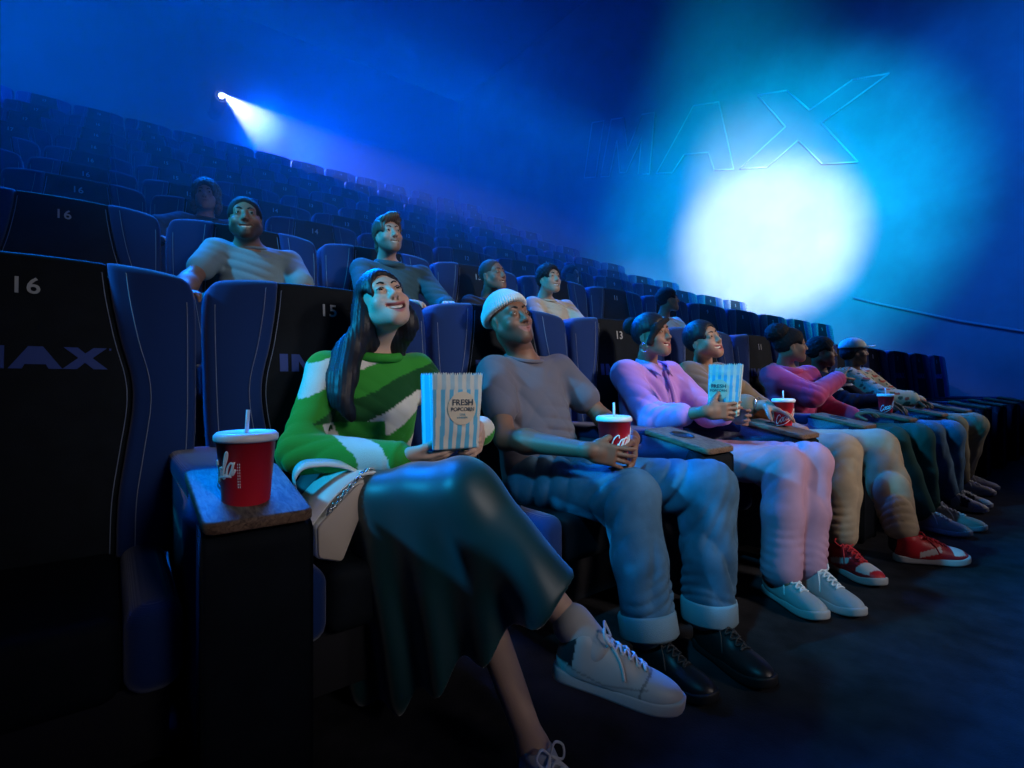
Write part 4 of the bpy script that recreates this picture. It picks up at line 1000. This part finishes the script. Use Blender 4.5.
def tan():
    S = dict(base=(2.905, -.25, 0), j=dict(pel=(2.84, -.26, .56), shR=(2.47, -.21, .985), shL=(2.82, -.19, .985), neck=(2.615, -.21, 1.075), elR=(2.455, -.43, .80), wrR=(2.475, -.655, .825), elL=(2.93, -.40, .77), wrL=(2.85, -.62, .70),
             hipR=(2.76, -.34, .545), hipL=(2.94, -.38, .545), knR=(2.83, -.88, .57), knL=(3.19, -.945, .575), anR=(2.675, -.935, .13), anL=(3.06, -1.10, .13)), toeR=(-.5, -.8, 0), toeL=(.7, -.6, 0),
             head=((2.545, -.255, 1.19), (-.12, -1, 0), 14, 14), skin=(.38, .21, .135), lip=(.42, .11, .10), smile=.015, open=.014, mw=.035, squint=.75, build=.95, hs=.98,
             handR=((.05, -.9, -.28), (0, -.15, -1), (-1, 0, 0), (14, 20, 24, 28)), handL=((-.2, -.8, -.2), (0, 0, -1), (-1, 0, 0)))
    root, J, F, lat, chest, neck = person('person', 'laughing person in open tan jacket and ripped beige trousers, arm on the armrest', S, .0055)
    top_wear(root, 'inner_top', J, chest, lat, .98, mat('top_rust', (.34, .075, .035), .85), .009, 'short', .012, sl=(.06, .058, .05))
    jm = mat('jacket_tan', (.22, .15, .085), .8, spec=.2, sheen=.2)
    mid = (J['shR'] + J['shL']) / 2
    top_wear(root, 'jacket', J, chest, lat, 1.02, jm, .008, 'half', .030, sl=(.080, .074, .064), loose=.012, cut=[(cone(mid + A(.01, -.19, .08), J['pel'] + A(.06, -.22, .0), .075, .10), .015)], fold=[(A(2.50, -.28, .88), .18, A(.7, 0, .7), .05, .010), (A(2.75, -.28, .88), .18, A(-.7, 0, .7), .05, .010)])
    trousers(root, J, mat('trousers_beige', (.36, .285, .19), .85, spec=.15, var=.25, vscale=10), .008, 1.0, (.108, .098, .090, .078), amp=.020, short=.10)
    L = hair_cap(F, .012, .082, -.10)
    hair_obj(root, L, F, blackhair, .006, .002)
    obj('glasses', tube([F.at(.032 + .021 * math.cos(t), .104, .004 + .018 * math.sin(t)) for t in np.linspace(0, 2 * math.pi, 17)[:-1]], .0018, 6, closed=True), mat('chain_steel'), root) if False else None
    obj('bracelet', tube([J['wrR'] + A(0, .035, .004) + A(.034 * math.cos(t), 0, .031 * math.sin(t)) for t in np.linspace(0, 2 * math.pi, 21)[:-1]], .0035, 6, closed=True), mat('chain_steel'), root)
    rd = mat('sneaker_red_white', vcol=True, rough=.45)
    def rc(q):
        C = np.repeat(A(.50, .012, .018)[None], len(q), 0); w = ((q[:, 1] > .205) & (q[:, 1] < .255) & (q[:, 2] > .045)) | ((q[:, 1] > .075) & (q[:, 1] < .16) & (np.abs(q[:, 2] - .052 - (q[:, 1] - .11) * .3) < .012)) ; C[w] = A(.62, .60, .56); return C
    shoe(root, 'shoe', (2.70, -.865, .004), (-.50, -.85, 0), Z3, rd, wsole, mat('lace_red', (.5, .02, .03), .7), .345, .006, col=rc, lab='red and white sneaker on the right foot')
    shoe(root, 'shoe', (3.02, -1.075, .004), (.60, -.62, 0), Z3, rd, wsole, mat('lace_red'), .345, .006, col=rc, lab='red and white sneaker pointing away')
    for s in 'RL':
        a0 = J['an' + s]; sdf_obj('sock', [(grp(U([cone(a0 + A(0, .02, -.05), a0 + (J['kn' + s] - a0) * .16, .046, .050)], .02)), 0, '+')], .007, mat('sock_black', (.012, .012, .014), .9), root)
tan()

def pink():
    S = dict(base=(3.735, -.25, 0), j=dict(pel=(3.74, -.24, .56), shR=(3.55, -.19, .985), shL=(3.87, -.30, .985), neck=(3.655, -.235, 1.08), elR=(3.60, -.44, .845), wrR=(3.875, -.50, .965), elL=(3.97, -.38, .76), wrL=(3.90, -.58, .71),
             hipR=(3.66, -.30, .545), hipL=(3.84, -.30, .545), knR=(3.80, -.84, .56), knL=(3.98, -.93, .57), anR=(3.87, -.97, .12), anL=(4.05, -.96, .12)), toeR=(-.2, -.9, 0), toeL=(.2, -.9, 0),
             head=((3.615, -.29, 1.205), (.62, -.78, 0), 3, 3), skin=(.27, .14, .09), lip=(.25, .08, .07), smile=.013, open=.009, mw=.033, build=.95, hs=.97,
             handR=((.75, .0, .65), (.5, .3, -.6), (0, -.4, .8), (16, 22, 26, 30)), handL=((.2, -.8, .2), (0, 0, -1), (-1, 0, 0)))
    root, J, F, lat, chest, neck = person('person', 'person in pink hoodie and dark green trousers, dark hair in a puff', S, .0065)
    pm = mat('hoodie_pink', (.62, .075, .22), .9, spec=.1, sheen=.3)
    top_wear(root, 'hoodie', J, chest, lat, 1.02, pm, .008, 'long', .024, sl=(.082, .074, .058), loose=.014, fold=[(A(3.58, -.30, .90), .2, A(.5, 0, .8), .06, .012)])
    nc = (J['shR'] + J['shL']) / 2; a = np.linspace(0, 2 * math.pi, 21)[:-1]
    obj('hood', tube([nc + A(-.02, .02, .055) + A(.095 * math.cos(t), .085 * math.sin(t), .02 * math.sin(t)) for t in a], .026, 10, closed=True), pm, root)
    trousers(root, J, mat('trousers_bottle_green', (.020, .085, .070), .85, spec=.15), .009, 1.0, (.105, .095, .088, .085), amp=.008)
    hair_obj(root, hair_cap(F, .014, .078, -.06), F, afro, .007, curl=.003)
    hair_obj(root, [(F.ell((.0, -.085, .10), (.085, .085, .075)), 0, '+')], F, afro, .007, curl=.005, name='hair_puff')
    wl = mat('sneaker_cream', (.42, .38, .31), .5)
    for hl, fd in (((3.87, -.92, .004), (-.10, -.95, 0)), ((4.04, -.95, .004), (.10, -.95, 0))): shoe(root, 'shoe', hl, fd, Z3, wl, wsole, lacew, .32, .007)
pink()

def child():
    S = dict(base=(4.565, -.25, 0), j=dict(pel=(4.54, -.24, .56), shR=(4.20, -.19, .97), shL=(4.53, -.22, .97), neck=(4.335, -.2, 1.06), elR=(4.28, -.42, .79), wrR=(4.45, -.60, .80), elL=(4.66, -.42, .77), wrL=(4.6, -.62, .74),
             hipR=(4.46, -.30, .545), hipL=(4.64, -.30, .545), knR=(4.66, -.84, .55), knL=(4.82, -.93, .55), anR=(4.72, -.93, .12), anL=(4.90, -.92, .12)), toeR=(-.2, -.9, 0), toeL=(-.1, -.9, 0),
             head=((4.31, -.23, 1.185), (.45, -1, 0), 0, 0), skin=(.18, .09, .06), smile=.012, open=.008, mw=.033, build=.92, hs=.95,
             handR=((.6, -.6, -.2), (0, 0, -1), (0, -.5, .5)), handL=((-.4, -.6, 0), (0, 0, -1), (-1, 0, 0)))
    root, J, F, lat, chest, neck = person('person', 'person in dark top with white chest stripes, between the pink hoodie and the pale cap', S, .0075)
    def sc(V):
        C = np.repeat(A(.012, .020, .05)[None], len(V), 0); z = V[:, 2] - .10 * (V[:, 0] - 4.4)
        C[(np.abs(z - .955) < .008) | (np.abs(z - .905) < .008)] = A(.6, .65, .7); return C
    top_wear(root, 'striped_top', J, chest, lat, 1.0, mat('top_striped_navy', vcol=True, rough=.9, spec=.1), .008, 'long', .02, col=sc, sl=(.07, .062, .05))
    trousers(root, J, mat('denim_blue'), .009, 1.0, (.105, .095, .085, .08), amp=.008)
    hair_obj(root, hair_cap(F, .016, .072, -.09), F, afro, .007, curl=.004)
    wl = mat('sneaker_white_black', vcol=True, rough=.5)
    def c2(q):
        C = np.repeat(A(.5, .5, .5)[None], len(q), 0); C[(q[:, 1] < .09) | (np.abs(q[:, 1] - .17) < .025)] = A(.02, .02, .022); return C
    for hl, fd in (((4.73, -.88, .004), (-.15, -.95, 0)), ((4.90, -.87, .004), (-.05, -.95, 0))): shoe(root, 'shoe', hl, fd, Z3, wl, wsole, lacew, .30, .008, col=c2)
child()

def cap_person():
    S = dict(base=(5.395, -.25, 0), j=dict(pel=(5.33, -.24, .56), shR=(4.95, -.20, .98), shL=(5.28, -.22, .98), neck=(5.075, -.2, 1.07), elR=(4.95, -.45, .80), wrR=(5.10, -.62, .80), elL=(5.4, -.42, .77), wrL=(5.3, -.62, .76),
             hipR=(5.25, -.30, .545), hipL=(5.43, -.30, .545), knR=(5.36, -.84, .57), knL=(5.62, -.93, .57), anR=(5.46, -.86, .13), anL=(5.74, -.83, .13)), toeR=(0, -1, 0), toeL=(0, -1, 0),
             head=((5.045, -.22, 1.215), (.55, -.85, 0), 2, 0), skin=(.16, .08, .055), smile=.010, open=.004, build=.98, hs=.98, stubble=(.03, .02, .015),
             handR=((.5, -.7, -.2), (0, 0, -1), (0, -.5, .5)), handL=((-.4, -.6, 0), (0, 0, -1), (-1, 0, 0)))
    root, J, F, lat, chest, neck = person('person', 'person in pale cap and pale floral jacket, tan trousers, far along the front row', S, .0075)
    def fc(V):
        C = np.repeat(A(.48, .46, .34)[None], len(V), 0); n = wob(V, 60, 2.); C[n > .45] = A(.05, .12, .10); n = wob(V, 52, 9.); C[n > .58] = A(.42, .10, .08); return C
    top_wear(root, 'floral_jacket', J, chest, lat, 1.05, mat('jacket_floral', vcol=True, rough=.85, spec=.15), .007, 'long', .034, col=fc, sl=(.092, .088, .066), loose=.018)
    trousers(root, J, mat('trousers_khaki', (.22, .19, .12), .85, spec=.15), .009, 1.0, (.11, .10, .088, .08), amp=.010)
    cm = mat('cap_pale', (.50, .56, .52), .85)
    L = [(F.ell((0, -.012, .040), (.088, .112, .090)), 0, '+'), (half(F.at(0, 0, .034), -F.u), .006, '&')]
    sdf_obj('cap', L, .006, cm, root)
    V, Fq = slab(resample([(.080 * math.cos(t), .055 + .115 * math.sin(t)) for t in np.linspace(0, math.pi, 20)], 40), -.004, .004, .003, 2, lambda V: F.o + V[:, :1] * F.r + (V[:, 1:2]) * F.f + (V[:, 2:] + .048 - 3. * V[:, :1] ** 2) * F.u)
    obj('cap_brim', (V, Fq), cm, root)
    hair_obj(root, [(F.ell((0, -.03, -.01), (.084, .085, .075)), 0, '+'), (F.ell((0, .11, -.03), (.09, .10, .11)), .01, '-')], F, afro, .008, curl=.004)
    wl = mat('sneaker_white_black')
    def c3(q):
        C = np.repeat(A(.55, .52, .5)[None], len(q), 0); C[(q[:, 1] < .07)] = A(.4, .03, .03); return C
    for hl, fd in (((5.46, -.80, .004), (.05, -.95, 0)), ((5.74, -.78, .004), (.10, -.95, 0))): shoe(root, 'shoe', hl, fd, Z3, wl, wsole, lacew, .30, .008, col=c3)
cap_person()

def upper(label, S, wearcol, wear, h=.0065, sleeve='short', haircode=None, collar=None, hm=afro, wcol=None, sl=(.072, .068, .05)):
    root, J, F, lat, chest, neck = person('person', label, S, h)
    top_wear(root, wear, J, chest, lat, 1.02, wearcol, .008, sleeve, .018, sl=sl, col=wcol, fold=[(chest + A(0, -.12, .02), .2, A(.3, 0, 1), .045, .008)])
    nc = (J['shR'] + J['shL']) / 2 + A(0, 0, .056)
    nb = J['neck']; nc = nc * .5 + A(nb[0], nb[1], nc[2]) * .5
    if collar: obj('neckband', tube([nc + A(.082 * math.cos(t), .074 * math.sin(t), .016 * math.sin(t)) for t in np.linspace(0, 2 * math.pi, 21)[:-1]], collar, 8, closed=True), wearcol, root)
    if haircode: haircode(root, F)
    return root, J, F
def legs(x, y, z): return dict(hipR=(x - .09, y - .27, z + .54), hipL=(x + .09, y - .27, z + .54), knR=(x - .12, y - .74, z + .53), knL=(x + .12, y - .74, z + .53), anR=(x - .12, y - .82, z + .10), anL=(x + .12, y - .82, z + .10))
def seated(x, n, shR, shL, neck, head, dx=.415, elR=None, wrR=None, **kw):
    y, z = PY * n, HZ[n]; shR, shL = A(*shR), A(*shL)
    j = dict(pel=(x, y - .22, z + .56), shR=shR, shL=shL, neck=neck, elR=elR if elR else tuple(shR + A(-.05, -.22, -.24)), wrR=wrR if wrR else tuple(shR + A(.08, -.45, -.26)), elL=tuple(shL + A(.06, -.22, -.24)), wrL=tuple(shL + A(-.06, -.45, -.26)))
    j.update(legs(x, y, z))
    S = dict(base=(x, y - .25, z), j=j, toeR=(0, -1, 0), toeL=(0, -1, 0), head=head, handR=((.4, -.8, 0), (0, 0, -1), (-1, 0, 0)), handL=((-.4, -.8, 0), (0, 0, -1), (1, 0, 0)))
    S.update(kw); return S
def slacks(root, J, col, nm):
    trousers(root, J, mat(nm, col, .9), .012, 1.0, (.10, .088, .075, .07))
def h_short(t=.008, line=.080, curl=.002, m=afro, back=-.07): return lambda root, F: hair_obj(root, hair_cap(F, t, line, back), F, m, .006, curl=curl)

r, J, F = upper('bearded man in grey tee in the second row, arm over the armrest', seated(.415, 1, (.225, 1.25, 1.655), (.60, 1.24, 1.645), (.375, 1.225, 1.725), ((.350, 1.145, 1.825), (-.22, -1, 0), 8, 4),
        elR=(.085, 1.10, 1.46), wrR=(.03, .90, 1.36), skin=(.22, .12, .08), stubble=(.035, .022, .018), smile=.012, open=.010, mw=.034, squint=.8, hs=1.02, jaw=1.08, nose=1.15, build=1.12),
        mat('tee_slate', (.16, .24, .27), .9, spec=.1), 'tee_shirt', .0055, haircode=h_short(.009, .085, .0015), collar=.008)
slacks(r, J, (.02, .025, .04), 'slacks_navy')
def swept(root, F):
    L = hair_cap(F, .016, .086, -.10); L += [(F.cone((.04, .075, .085), (-.03, .085, .105), .022, .024), .02, '+'), (F.cone((.0, .08, .10), (-.06, .04, .10), .024, .024), .02, '+'), (F.ell((0, -.10, -.04), (.06, .03, .06)), .02, '+')]
    hair_obj(root, L, F, brownhair, .0055, .0035, (420, 40))
r, J, F = upper('bearded man with swept back hair in dark collared shirt, second row', seated(1.245, 1, (1.045, 1.24, 1.665), (1.47, 1.24, 1.68), (1.205, 1.225, 1.755), ((1.18, 1.14, 1.885), (-.05, -1, 0), 8, 6),
        skin=(.46, .30, .23), stubble=(.20, .13, .095), smile=.014, open=.009, mw=.033, squint=.8, hs=1.0, build=1.05, browcol=(.05, .03, .02), hairname='brown'),
        mat('shirt_teal_dark', (.035, .085, .11), .85, spec=.15), 'shirt', .0055, haircode=swept, collar=.022, sleeve='long')
slacks(r, J, (.02, .025, .04), 'slacks_navy')
r, J, F = upper('smiling person with shaved head in dark top, second row', seated(2.075, 1, (1.87, 1.24, 1.515), (2.23, 1.24, 1.515), (2.03, 1.22, 1.60), ((2.01, 1.14, 1.735), (.22, -1, 0), 8, 8),
        skin=(.22, .12, .085), smile=.015, open=.010, mw=.035, squint=.8, hs=1.0), mat('top_black', (.012, .014, .018), .9), 'top', .006, haircode=h_short(.002, .090, .0004, mat('hair_shaved', (.05, .03, .024), .8), -.04), collar=.008)
slacks(r, J, (.02, .025, .04), 'slacks_navy')
r, J, F = upper('smiling young man in cream tee, short black hair, second row', seated(2.85, 1, (2.48, 1.24, 1.565), (2.86, 1.24, 1.575), (2.60, 1.22, 1.65), ((2.575, 1.14, 1.775), (-.05, -1, 0), 7, 4),
        skin=(.42, .28, .20), smile=.015, open=.012, mw=.036, squint=.75, hs=.98), mat('tee_cream', (.50, .46, .36), .9), 'tee_shirt', .006, haircode=h_short(.018, .080, .005, afro, -.05), collar=.008)
slacks(r, J, (.02, .025, .04), 'slacks_navy')
r, J, F = upper('person with dark hair in bright white top facing right, second row under the light pool', seated(4.565, 1, (4.08, 1.22, 1.54), (4.40, 1.2, 1.54), (4.2, 1.2, 1.62), ((4.19, 1.14, 1.765), (.75, -.75, 0), 8, 0),
        skin=(.22, .12, .085), smile=.011, open=.008, hs=.96), mat('top_white', (.65, .66, .66), .9), 'top', .007, haircode=h_short(.016, .075, .003), collar=.010)
slacks(r, J, (.02, .025, .04), 'slacks_navy')
def curly(root, F):
    hair_obj(root, hair_cap(F, .030, .075, -.12, ears=False) + [(F.ell((.08, -.01, -.06), (.03, .05, .07)), .02, '+'), (F.ell((-.08, -.01, -.06), (.03, .05, .07)), .02, '+')], F, brownhair, .007, curl=.008)
r, J, F = upper('curly haired person dim in blue haze, third row, hand over the seat side', seated(.415, 2, (.19, 2.62, 2.15), (.52, 2.62, 2.15), (.345, 2.60, 2.23), ((.345, 2.56, 2.355), (-.25, -1, 0), 5, 0),
        elR=(.03, 2.50, 2.06), wrR=(.03, 2.40, 1.94), skin=(.36, .23, .17), smile=.009, open=.005, hs=.97), mat('top_teal_grey', (.03, .05, .07), .9), 'top', .0075, haircode=curly, collar=.010, sleeve='long')
slacks(r, J, (.02, .025, .04), 'slacks_navy')
r, J, F = upper('dark haired person dim against bright seats, third row', seated(4.565, 2, (4.08, 2.64, 2.02), (4.42, 2.64, 2.02), (4.26, 2.62, 2.11), ((4.25, 2.58, 2.255), (.2, -1, 0), 5, 0),
        skin=(.25, .15, .11), smile=.009, open=.004, hs=.97), mat('top_grey_dim', (.1, .12, .14), .9), 'top', .0085, haircode=h_short(.018, .075, .003), collar=.010)
slacks(r, J, (.02, .025, .04), 'slacks_navy')
# ------------------------------------------------------------------ lights, haze, render look
def aim(o, loc, tgt):
    o.location = loc; d = Vector(tgt) - Vector(loc); o.rotation_euler = d.to_track_quat('-Z', 'Y').to_euler()
def spot(name, loc, tgt, col, power, deg, blend=.5, rad=.1):
    l = bpy.data.lights.new(name, 'SPOT'); l.color = col; l.energy = power; l.spot_size = math.radians(deg); l.spot_blend = blend; l.shadow_soft_size = rad
    o = bpy.data.objects.new(name, l); COL.objects.link(o); aim(o, loc, tgt); return o
def area(name, loc, tgt, col, power, sx, sy, spread=180):
    l = bpy.data.lights.new(name, 'AREA'); l.color = col; l.energy = power; l.shape = 'RECTANGLE'; l.size = sx; l.size_y = sy; l.spread = math.radians(spread)
    o = bpy.data.objects.new(name, l); COL.objects.link(o); aim(o, loc, tgt); return o
def build_lights():
    # light coming back off the big screen (in front of the rows)
    spot('screen_light', (3.5, -6.5, 3.6), (2.1, -.35, 1.18), (1.0, .86, .80), 1500, 31, 1., .6)
    spot('screen_far_light', (8.2, -4.2, 3.2), (4.7, -.4, .95), (1.0, .88, .82), 520, 32, 1., .5)
    spot('screen_left_light', (.9, -5.8, 3.0), (.55, -.5, 1.2), (1.0, .92, .92), 330, 27, 1., .5)
    # cyan side light from behind on the left
    spot('cyan_side_light', (-3.2, .5, 3.2), (1.1, -.45, 1.05), (.01, .48, 1.0), 1500, 30, 1., .12)
    spot('cyan_knee_light', (-1.7, -1.9, 4.2), (1.45, -.75, .65), (.02, .52, 1.0), 520, 20, 1., .12)
    spot('cyan_far_light', (.6, 1.2, 4.6), (3.2, -.4, .95), (.01, .40, 1.0), 500, 40, .9, .12)
    # deep blue top light along the rows
    area('blue_top_light', (2.0, 6.5, 7.5), (2.5, 2.0, 0), (.0, .12, 1.0), 420, 9, 3, 70)
    area('row_edge_light', (3.0, 3.0, 4.4), (3.0, .3, 1.2), (.0, .20, 1.0), 230, 9, .5, 60)
    spot('cyan_back_row_light', (-3.0, .3, 4.0), (1.3, 1.25, 1.80), (.02, .50, 1.0), 1500, 28, .9, .2)
    # projector port in the back wall
    spot('projector_light', (2.17, 13.9, 8.79), (5.6, 10.3, 4.6), (.30, .36, 1.0), 9000, 38, .35, .02)
    area('added_glow_light', (3.9, 14.6, 8.3), (4.6, 6.0, 4.0), (.0, .08, 1.0), 1500, 2.2, 1.4, 90)  # added wide lamp beside the port, makes the blue glow around the beam
    # pool of white light on the side wall, with its cyan spill
    spot('wall_wash_light', (-1.0, -2.9, 2.3), (WX, 3.25, 3.85), (1.0, .93, .80), 40000, 17.5, .75, .05)
    spot('wall_spill_light', (.4, -3.2, 4.6), (WX, 3.3, 4.2), (.0, .62, 1.0), 27000, 37, 1., .1)
    spot('wall_blue_light', (5.5, -3.5, 6.5), (WX, .6, 4.0), (.0, .17, 1.0), 3500, 70, 1., .1)
    spot('blue_left_light', (-7.0, 3.0, 8.5), (-4.2, 15.0, 8.0), (.0, .17, 1.0), 30000, 56, 1., .2)
    m = bpy.data.materials.new('blue_haze'); m.use_nodes = True; nt = m.node_tree; nt.nodes.remove(nt.nodes['Principled BSDF'])
    v = nt.nodes.new('ShaderNodeVolumeScatter'); v.inputs['Color'].default_value = (.9, .95, 1, 1); v.inputs['Density'].default_value = .020; v.inputs['Anisotropy'].default_value = .0
    nt.links.new(v.outputs[0], nt.nodes['Material Output'].inputs['Volume'])
    o = obj('haze', box((.85, 8.05, 6.3), (9.70, 7.1, 5.6)), m, smooth=False); o['kind'] = 'stuff'; tag(o, 'thin blue haze hanging in the air of the auditorium', 'haze')
    m = bpy.data.materials.new('added_haze_puff'); m.use_nodes = True; nt = m.node_tree; nt.nodes.remove(nt.nodes['Principled BSDF'])  # added ball of denser haze, shapes the beam into a short round-ended cone
    v = nt.nodes.new('ShaderNodeVolumeScatter'); v.inputs['Color'].default_value = (.9, .95, 1, 1); tc = nt.nodes.new('ShaderNodeTexCoord')
    ln = nt.nodes.new('ShaderNodeVectorMath'); ln.operation = 'LENGTH'; nt.links.new(tc.outputs['Object'], ln.inputs[0])
    mr = nt.nodes.new('ShaderNodeMapRange'); mr.interpolation_type = 'SMOOTHSTEP'; mr.inputs[1].default_value = .35; mr.inputs[2].default_value = 1.0; mr.inputs[3].default_value = .12; mr.inputs[4].default_value = 0.
    nt.links.new(ln.outputs['Value'], mr.inputs[0]); nt.links.new(mr.outputs[0], v.inputs['Density']); nt.links.new(v.outputs[0], nt.nodes['Material Output'].inputs['Volume'])
    V, F = sphere(A(0, 0, 0), 1., A(0, 0, 1), 20, 12); pf = obj('added_haze_puff', (V, F), m); pf.location = (2.55, 13.45, 8.30); pf.scale = (1.5, 1.5, 1.5); pf['kind'] = 'stuff'; tag(pf, 'added ball of denser haze that rounds off the end of the light cone', 'haze')
    w = bpy.data.worlds.new('world'); w.use_nodes = True; w.node_tree.nodes['Background'].inputs[0].default_value = (.01, .02, .05, 1); w.node_tree.nodes['Background'].inputs[1].default_value = .1; SC.world = w
build_lights()
def projector_port():
    r = empty('projector_port', 'small bright projector port high on the back wall, source of the light cone', 'projector', (2.17, 15.2, 8.79))
    obj('lens_ring', tube([(2.17 + .16 * math.cos(t), 14.1, 8.79 + .16 * math.sin(t)) for t in np.linspace(0, 2 * math.pi, 25)[:-1]], .03, 8, closed=True), plastic, r)
    V, F = lathe([(.19, 0), (.19, 1.15)], (0, 0, 0), 28); obj('housing', (np.c_[V[:, 0] + 2.17, V[:, 2] + 14.1, V[:, 1] + 8.79], F), plastic, r)
    V, F = sphere(A(2.17, 14.06, 8.79), .07, A(0, -1, 0), 16, 10)
    obj('lens', (V, F), mat('lens_glow', (.5, .6, .8), .2, emit=(.7, .85, 1.), estr=12.), r)
projector_port()
SC.view_settings.view_transform = 'Standard'; SC.view_settings.look = 'None'; SC.view_settings.gamma = 1.0; SC.view_settings.use_curve_mapping = False
SC.view_settings.exposure = 0.0
SC.cycles.use_denoising = True
SC.cycles.max_bounces = 6; SC.cycles.volume_bounces = 0; SC.cycles.sample_clamp_indirect = 4.0
